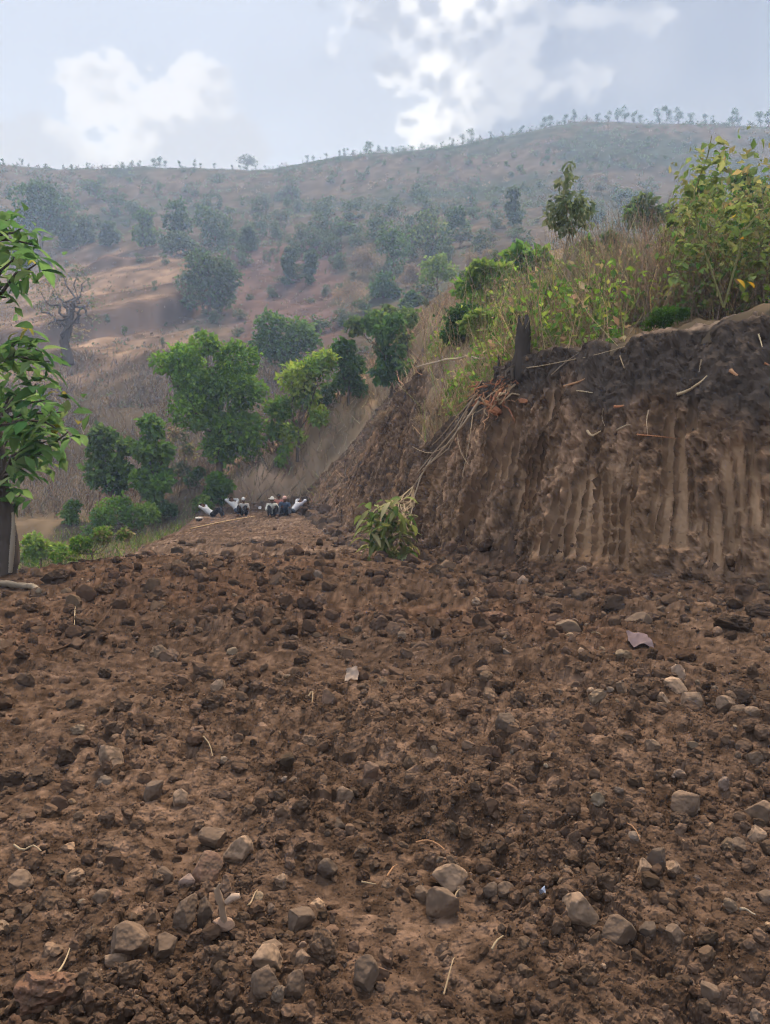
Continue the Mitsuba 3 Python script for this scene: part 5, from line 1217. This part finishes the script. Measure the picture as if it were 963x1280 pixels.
def person(key, J, place, label, shirt, trousers, head_wear, shirt_long=False, face=(0, -1, 0)):
    """J: joints (pelvis, chest, neck, head, then per side shoulder, elbow, wrist, hip, knee, ankle, toe)"""
    tell(key, label, 'person')
    J = {k: np.array(v, float) for k, v in J.items()}
    face = norm(np.array(face, float))
    b = [limb((J['pelvis'], .125), (J['waist'], .115), (J['chest'], .135), (J['neck'], .055), (J['head'], .06))]
    b.append(MF.batch_hull([ball(J['sl'], .062), ball(J['sr'], .062), ball(J['chest'], .12)]))
    b.append(MF.batch_hull([ball(J['hl'], .085), ball(J['hr'], .085), ball(J['pelvis'], .115)]))
    upn = norm(J['head'] - J['neck']); lat = norm(np.cross(face, upn))
    H = J['head']
    b.append(MF.batch_hull([ball(H + upn * .055, .088), ball(H - face * .02 + upn * .04, .09), ball(H - upn * .055 + face * .03, .055)]))
    for s in 'lr':
        b.append(limb((J['s' + s], .055), (J['e' + s], .042), (J['w' + s], .029)))
        b.append(limb((J['h' + s], .088), (J['k' + s], .058), (J['a' + s], .038)))
        b.append(limb((J['a' + s], .042), (J['t' + s], .030)))
    body = softened(sum_(b))
    fine = [limb((H + face * .085 + upn * .03, .010), (H + face * .108 - upn * .012, .015), seg=8), limb((H + face * .078 - upn * .052 - lat * .02, .009), (H + face * .078 - upn * .052 + lat * .02, .009), seg=8)]
    for q in (-1, 1):
        fine.append(MF.batch_hull([ball(H + lat * q * .088 + upn * .02, .012, 8), ball(H + lat * q * .085 - upn * .025, .009, 8)]))
        fine.append(ball(H + face * .083 + upn * .02 + lat * q * .033, .012, 8))
    for s, q in (('l', 1), ('r', -1)):
        d = norm(J['w' + s] - J['e' + s])
        fine.append(hand(J['w' + s] + d * 0.01, d, q, face))
    fm = sum_(fine).to_mesh()
    m = join([(np.array(body.vertices), np.array(body.faces)), (np.array(fm.vert_properties[:, :3]), np.array(fm.tri_verts))])
    put_at = lambda k, v, f, colr, amt=0.2: put(k, (v @ place[:3, :3].T + place[:3, 3], f), 'm_cloth', True, color=np.tile(np.asarray(colr, float), (len(v), 1)) * np.exp(amt * 2 * (meshkit.fbm(v * 14, 3)[:, None] - 0.5)))
    put_at(key + '__body', m[0], m[1], SKIN)
    sh = [limb((J['pelvis'] * .6 + J['waist'] * .4, .150), (J['waist'], .142), (J['chest'], .158), (J['neck'] * .7 + J['chest'] * .3, .085)), MF.batch_hull([ball(J['sl'], .080), ball(J['sr'], .080), ball(J['chest'], .14)])]
    for s in 'lr':
        e = J['e' + s] * .85 + J['s' + s] * .15
        sh.append(limb((J['s' + s], .076), (e, .066)) if not shirt_long else limb((J['s' + s], .076), (J['e' + s], .062), (J['w' + s] * .9 + J['e' + s] * .1, .046)))
    t = softened(sum_(sh)); put_at(key + '__shirt', np.array(t.vertices) + 0.012 * (meshkit.fbm(np.array(t.vertices) * 11, 3)[:, None] - 0.5) * 2, np.array(t.faces), shirt, 0.3)
    tr = [MF.batch_hull([ball(J['hl'], .105), ball(J['hr'], .105), ball(J['pelvis'], .14)])]
    for s in 'lr': tr.append(limb((J['h' + s], .108), (J['k' + s], .080), (J['a' + s] * .85 + J['k' + s] * .15, .062)))
    t = softened(sum_(tr)); put_at(key + '__trousers', np.array(t.vertices) + 0.010 * (meshkit.fbm(np.array(t.vertices) * 11, 3)[:, None] - 0.5) * 2, np.array(t.faces), trousers, 0.4)
    kind, colr = head_wear
    if kind == 'hair':
        cap = MF.batch_hull([ball(H + upn * .062 - face * .012, .098), ball(H - face * .045, .085)]) - MF.batch_hull([ball(H + face * .13 + upn * .02, .075), ball(H + face * .10 - upn * .12, .09)])
    elif kind == 'hat':
        cap = MF.batch_hull([ball(H + upn * .085, .098), ball(H + upn * .13, .08)]) + MF.cylinder(0.02, 0.19, 0.175, 22).translate([0, 0, 0]).transform(np.hstack([np.stack([lat, face, upn], 1), (H + upn * .085)[:, None]]))
    elif kind == 'cap':
        cap = MF.batch_hull([ball(H + upn * .075, .100), ball(H + upn * .10 - face * .02, .085)]) + MF.batch_hull([ball(H + upn * .075 + face * .09 + lat * .05, .012, 8), ball(H + upn * .075 + face * .09 - lat * .05, .012, 8), ball(H + upn * .065 + face * .16, .012, 8)])
    else:
        cap = MF.batch_hull([ball(H + upn * .075, .102), ball(H - face * .05 + upn * .02, .09)]) + limb((H - face * .09 + upn * .01, .05), (H - face * .12 - upn * .1, .03))
    t = softened(cap, 0.025, 3)
    put_at(key + '__' + {'hair': 'hair', 'hat': 'hat', 'cap': 'cap', 'cloth': 'headcloth'}[kind], np.array(t.vertices), np.array(t.faces), colr)

def sides(d):
    out = {}
    for k, v in d.items():
        if k in ('pelvis', 'waist', 'chest', 'neck', 'head'): out[k] = v
        else:
            out[k + 'l'] = v; out[k + 'r'] = (-v[0], v[1], v[2])
    return out
SIT = sides(dict(pelvis=(0, 0, .13), waist=(0, -.01, .28), chest=(0, -.06, .47), neck=(0, -.10, .62), head=(0, -.13, .75), s=(.19, -.07, .55), e=(.27, -.22, .34), w=(.14, -.42, .42), h=(.10, -.02, .13), k=(.17, -.42, .46), a=(.15, -.62, .08), t=(.17, -.80, .04)))
SIT2 = {**SIT, 'kl': (.24, -.46, .34), 'al': (.22, -.78, .08), 'tl': (.26, -.95, .10), 'wl': (.26, -.45, .40), 'ar': (-.30, -.82, .07), 'tr': (-.36, -.98, .08), 'kr': (-.22, -.45, .36)}
LIE = sides(dict(pelvis=(0, 0, .13), waist=(0, .16, .19), chest=(0, .36, .28), neck=(0, .53, .37), head=(0, .64, .46), s=(.19, .46, .34), e=(.34, .64, .47), w=(.12, .73, .46), h=(.10, -.02, .13), k=(.13, -.42, .30), a=(.14, -.80, .09), t=(.16, -.92, .16)))
KNEES = {**LIE, 'kl': (.13, -.34, .46), 'al': (.13, -.55, .08), 'tl': (.14, -.72, .04), 'kr': (-.13, -.38, .44), 'ar': (-.13, -.62, .08), 'tr': (-.14, -.78, .04)}
def spot(px, row, turn, s=1.0, tip=0.0, dy=0.0):
    p = hit(px, row); p[1] += dy; p[2] = float(land(np.array([p[0]]), np.array([p[1]]))[0]) + 0.01
    a, b = math.radians(turn), math.radians(tip)
    M = np.eye(4)
    M[:3, :3] = np.array([[math.cos(a), -math.sin(a), 0], [math.sin(a), math.cos(a), 0], [0, 0, 1]]) @ np.array([[1, 0, 0], [0, math.cos(b), -math.sin(b)], [0, math.sin(b), math.cos(b)]]) * s
    M[:3, 3] = p
    return M
WHITE, OFFW, NAVY, BLACK, JEANS = [0.45, 0.46, 0.48], [0.28, 0.27, 0.265], [0.045, 0.065, 0.105], [0.022, 0.022, 0.026], [0.055, 0.075, 0.115]
person('person', KNEES, spot(266, 646, 72, 1.0, 6), 'person lying on their back in a white shirt, black trousers, knees drawn up', WHITE, BLACK, ('hair', [0.02, 0.018, 0.016]), face=(0, -.6, .8))
person('person_001', LIE, spot(297, 641, 42, 1.08, 14), 'person in a white shirt and blue jeans leaning back, hands behind the head, left group', WHITE, JEANS, ('hair', [0.02, 0.018, 0.016]), True, face=(0, -.75, .65))
person('person_002', SIT, spot(305.5, 645, -4, 1.02), 'person sitting upright in a white cap, grey shirt and dark trousers', OFFW, BLACK, ('cap', WHITE))
person('person_003', SIT, spot(340, 646, 14, 1.06), 'person sitting in a broad white hat, white shirt and dark trousers', [0.46, 0.46, 0.42], BLACK, ('hat', [0.6, 0.6, 0.58]), True)
person('person_004', SIT, spot(347.5, 641, 0, 1.04, 0, 0.5), 'bareheaded person in a reddish shirt sitting behind the others', [0.42, 0.17, 0.14], BLACK, ('hair', [0.02, 0.018, 0.016]))
person('person_005', SIT2, spot(356, 645, 8, 1.08), 'person sitting with legs stretched out in a navy shirt and pink headcloth', NAVY, [0.04, 0.045, 0.06], ('cloth', [0.62, 0.40, 0.36]))
person('person_006', LIE, spot(366, 642, -46, 1.08, 14), 'person in a white shirt leaning back against the slope, hands behind the head, right group', [0.5, 0.5, 0.55], NAVY, ('hair', [0.02, 0.018, 0.016]), True, face=(0, -.75, .65))

# basin and pole beside the people
p = hit(249, 651); s = 0.185
prof = np.array([[0, 0], [0.11, 0.0], [0.155, 0.05], [0.175, 0.12], [0.18, 0.155]]); inner = prof[::-1] - np.array([[0.008, -0.004]])
inner[:, 0] = np.maximum(inner[:, 0], 0)
tell('basin', 'round metal basin with a soot black bottom beside the lying person', 'basin')
m = trimesh.creation.revolve(np.vstack([prof, inner[1:-1], [[0, 0.008]]]), sections=28); v = np.array(m.vertices)
scene['m_metal'] = {'type': 'twosided', 'bsdf': {'type': 'principled', 'base_color': rgb(0.62, 0.62, 0.62), 'metallic': 0.7, 'roughness': 0.4}}
scene['m_soot'] = {'type': 'twosided', 'bsdf': rough(rgb(0.02, 0.02, 0.02), 0.8, 0.2)}
put('basin__bowl', (v + p, np.array(m.faces)), 'm_soot', 30)
m = trimesh.creation.torus(0.178, 0.014, 28, 8); put('basin__rim', (np.array(m.vertices) + p + [0, 0, 0.155], np.array(m.faces)), 'm_metal', True)
m = trimesh.creation.revolve(np.array([[0.172, 0.085], [0.181, 0.10], [0.186, 0.15], [0.178, 0.155]]), sections=28); put('basin__upper_band', (np.array(m.vertices) + p, np.array(m.faces)), 'm_metal', 30, label='bright metal band above the sooty bottom')
a, b = hit(238, 663), hit(318, 647); a[2] += 0.06; b[2] += 0.06
t = tube(np.stack([a, a * 0.66 + b * 0.34 + [0, 0, 0.03], a * 0.33 + b * 0.67 + [0, 0, 0.03], b]), [0.032, 0.03, 0.028, 0.024], 7)
put('pole', t, 'm_wood', True, color=plain(t, [0.27, 0.20, 0.12], r), label='long yellowish wooden pole lying on the ground in front of the people', cat='pole')

# ------------------------------------------------------------------ the air
scene['hazy_air'] = {'type': 'homogeneous', 'albedo': {'type': 'rgb', 'value': [0.86, 0.92, 0.98]}, 'sigma_t': {'type': 'rgb', 'value': [0.00065, 0.00085, 0.00125]}}
scene['haze'] = {'type': 'cube', 'to_world': T().translate([0, 155, 78]).scale([470, 370, 120]), 'bsdf': {'type': 'null'}, 'interior': {'type': 'ref', 'id': 'hazy_air'}}
labels['haze'] = {'kind': 'stuff', 'label': 'pale blue haze hanging over the valley', 'category': 'haze'}
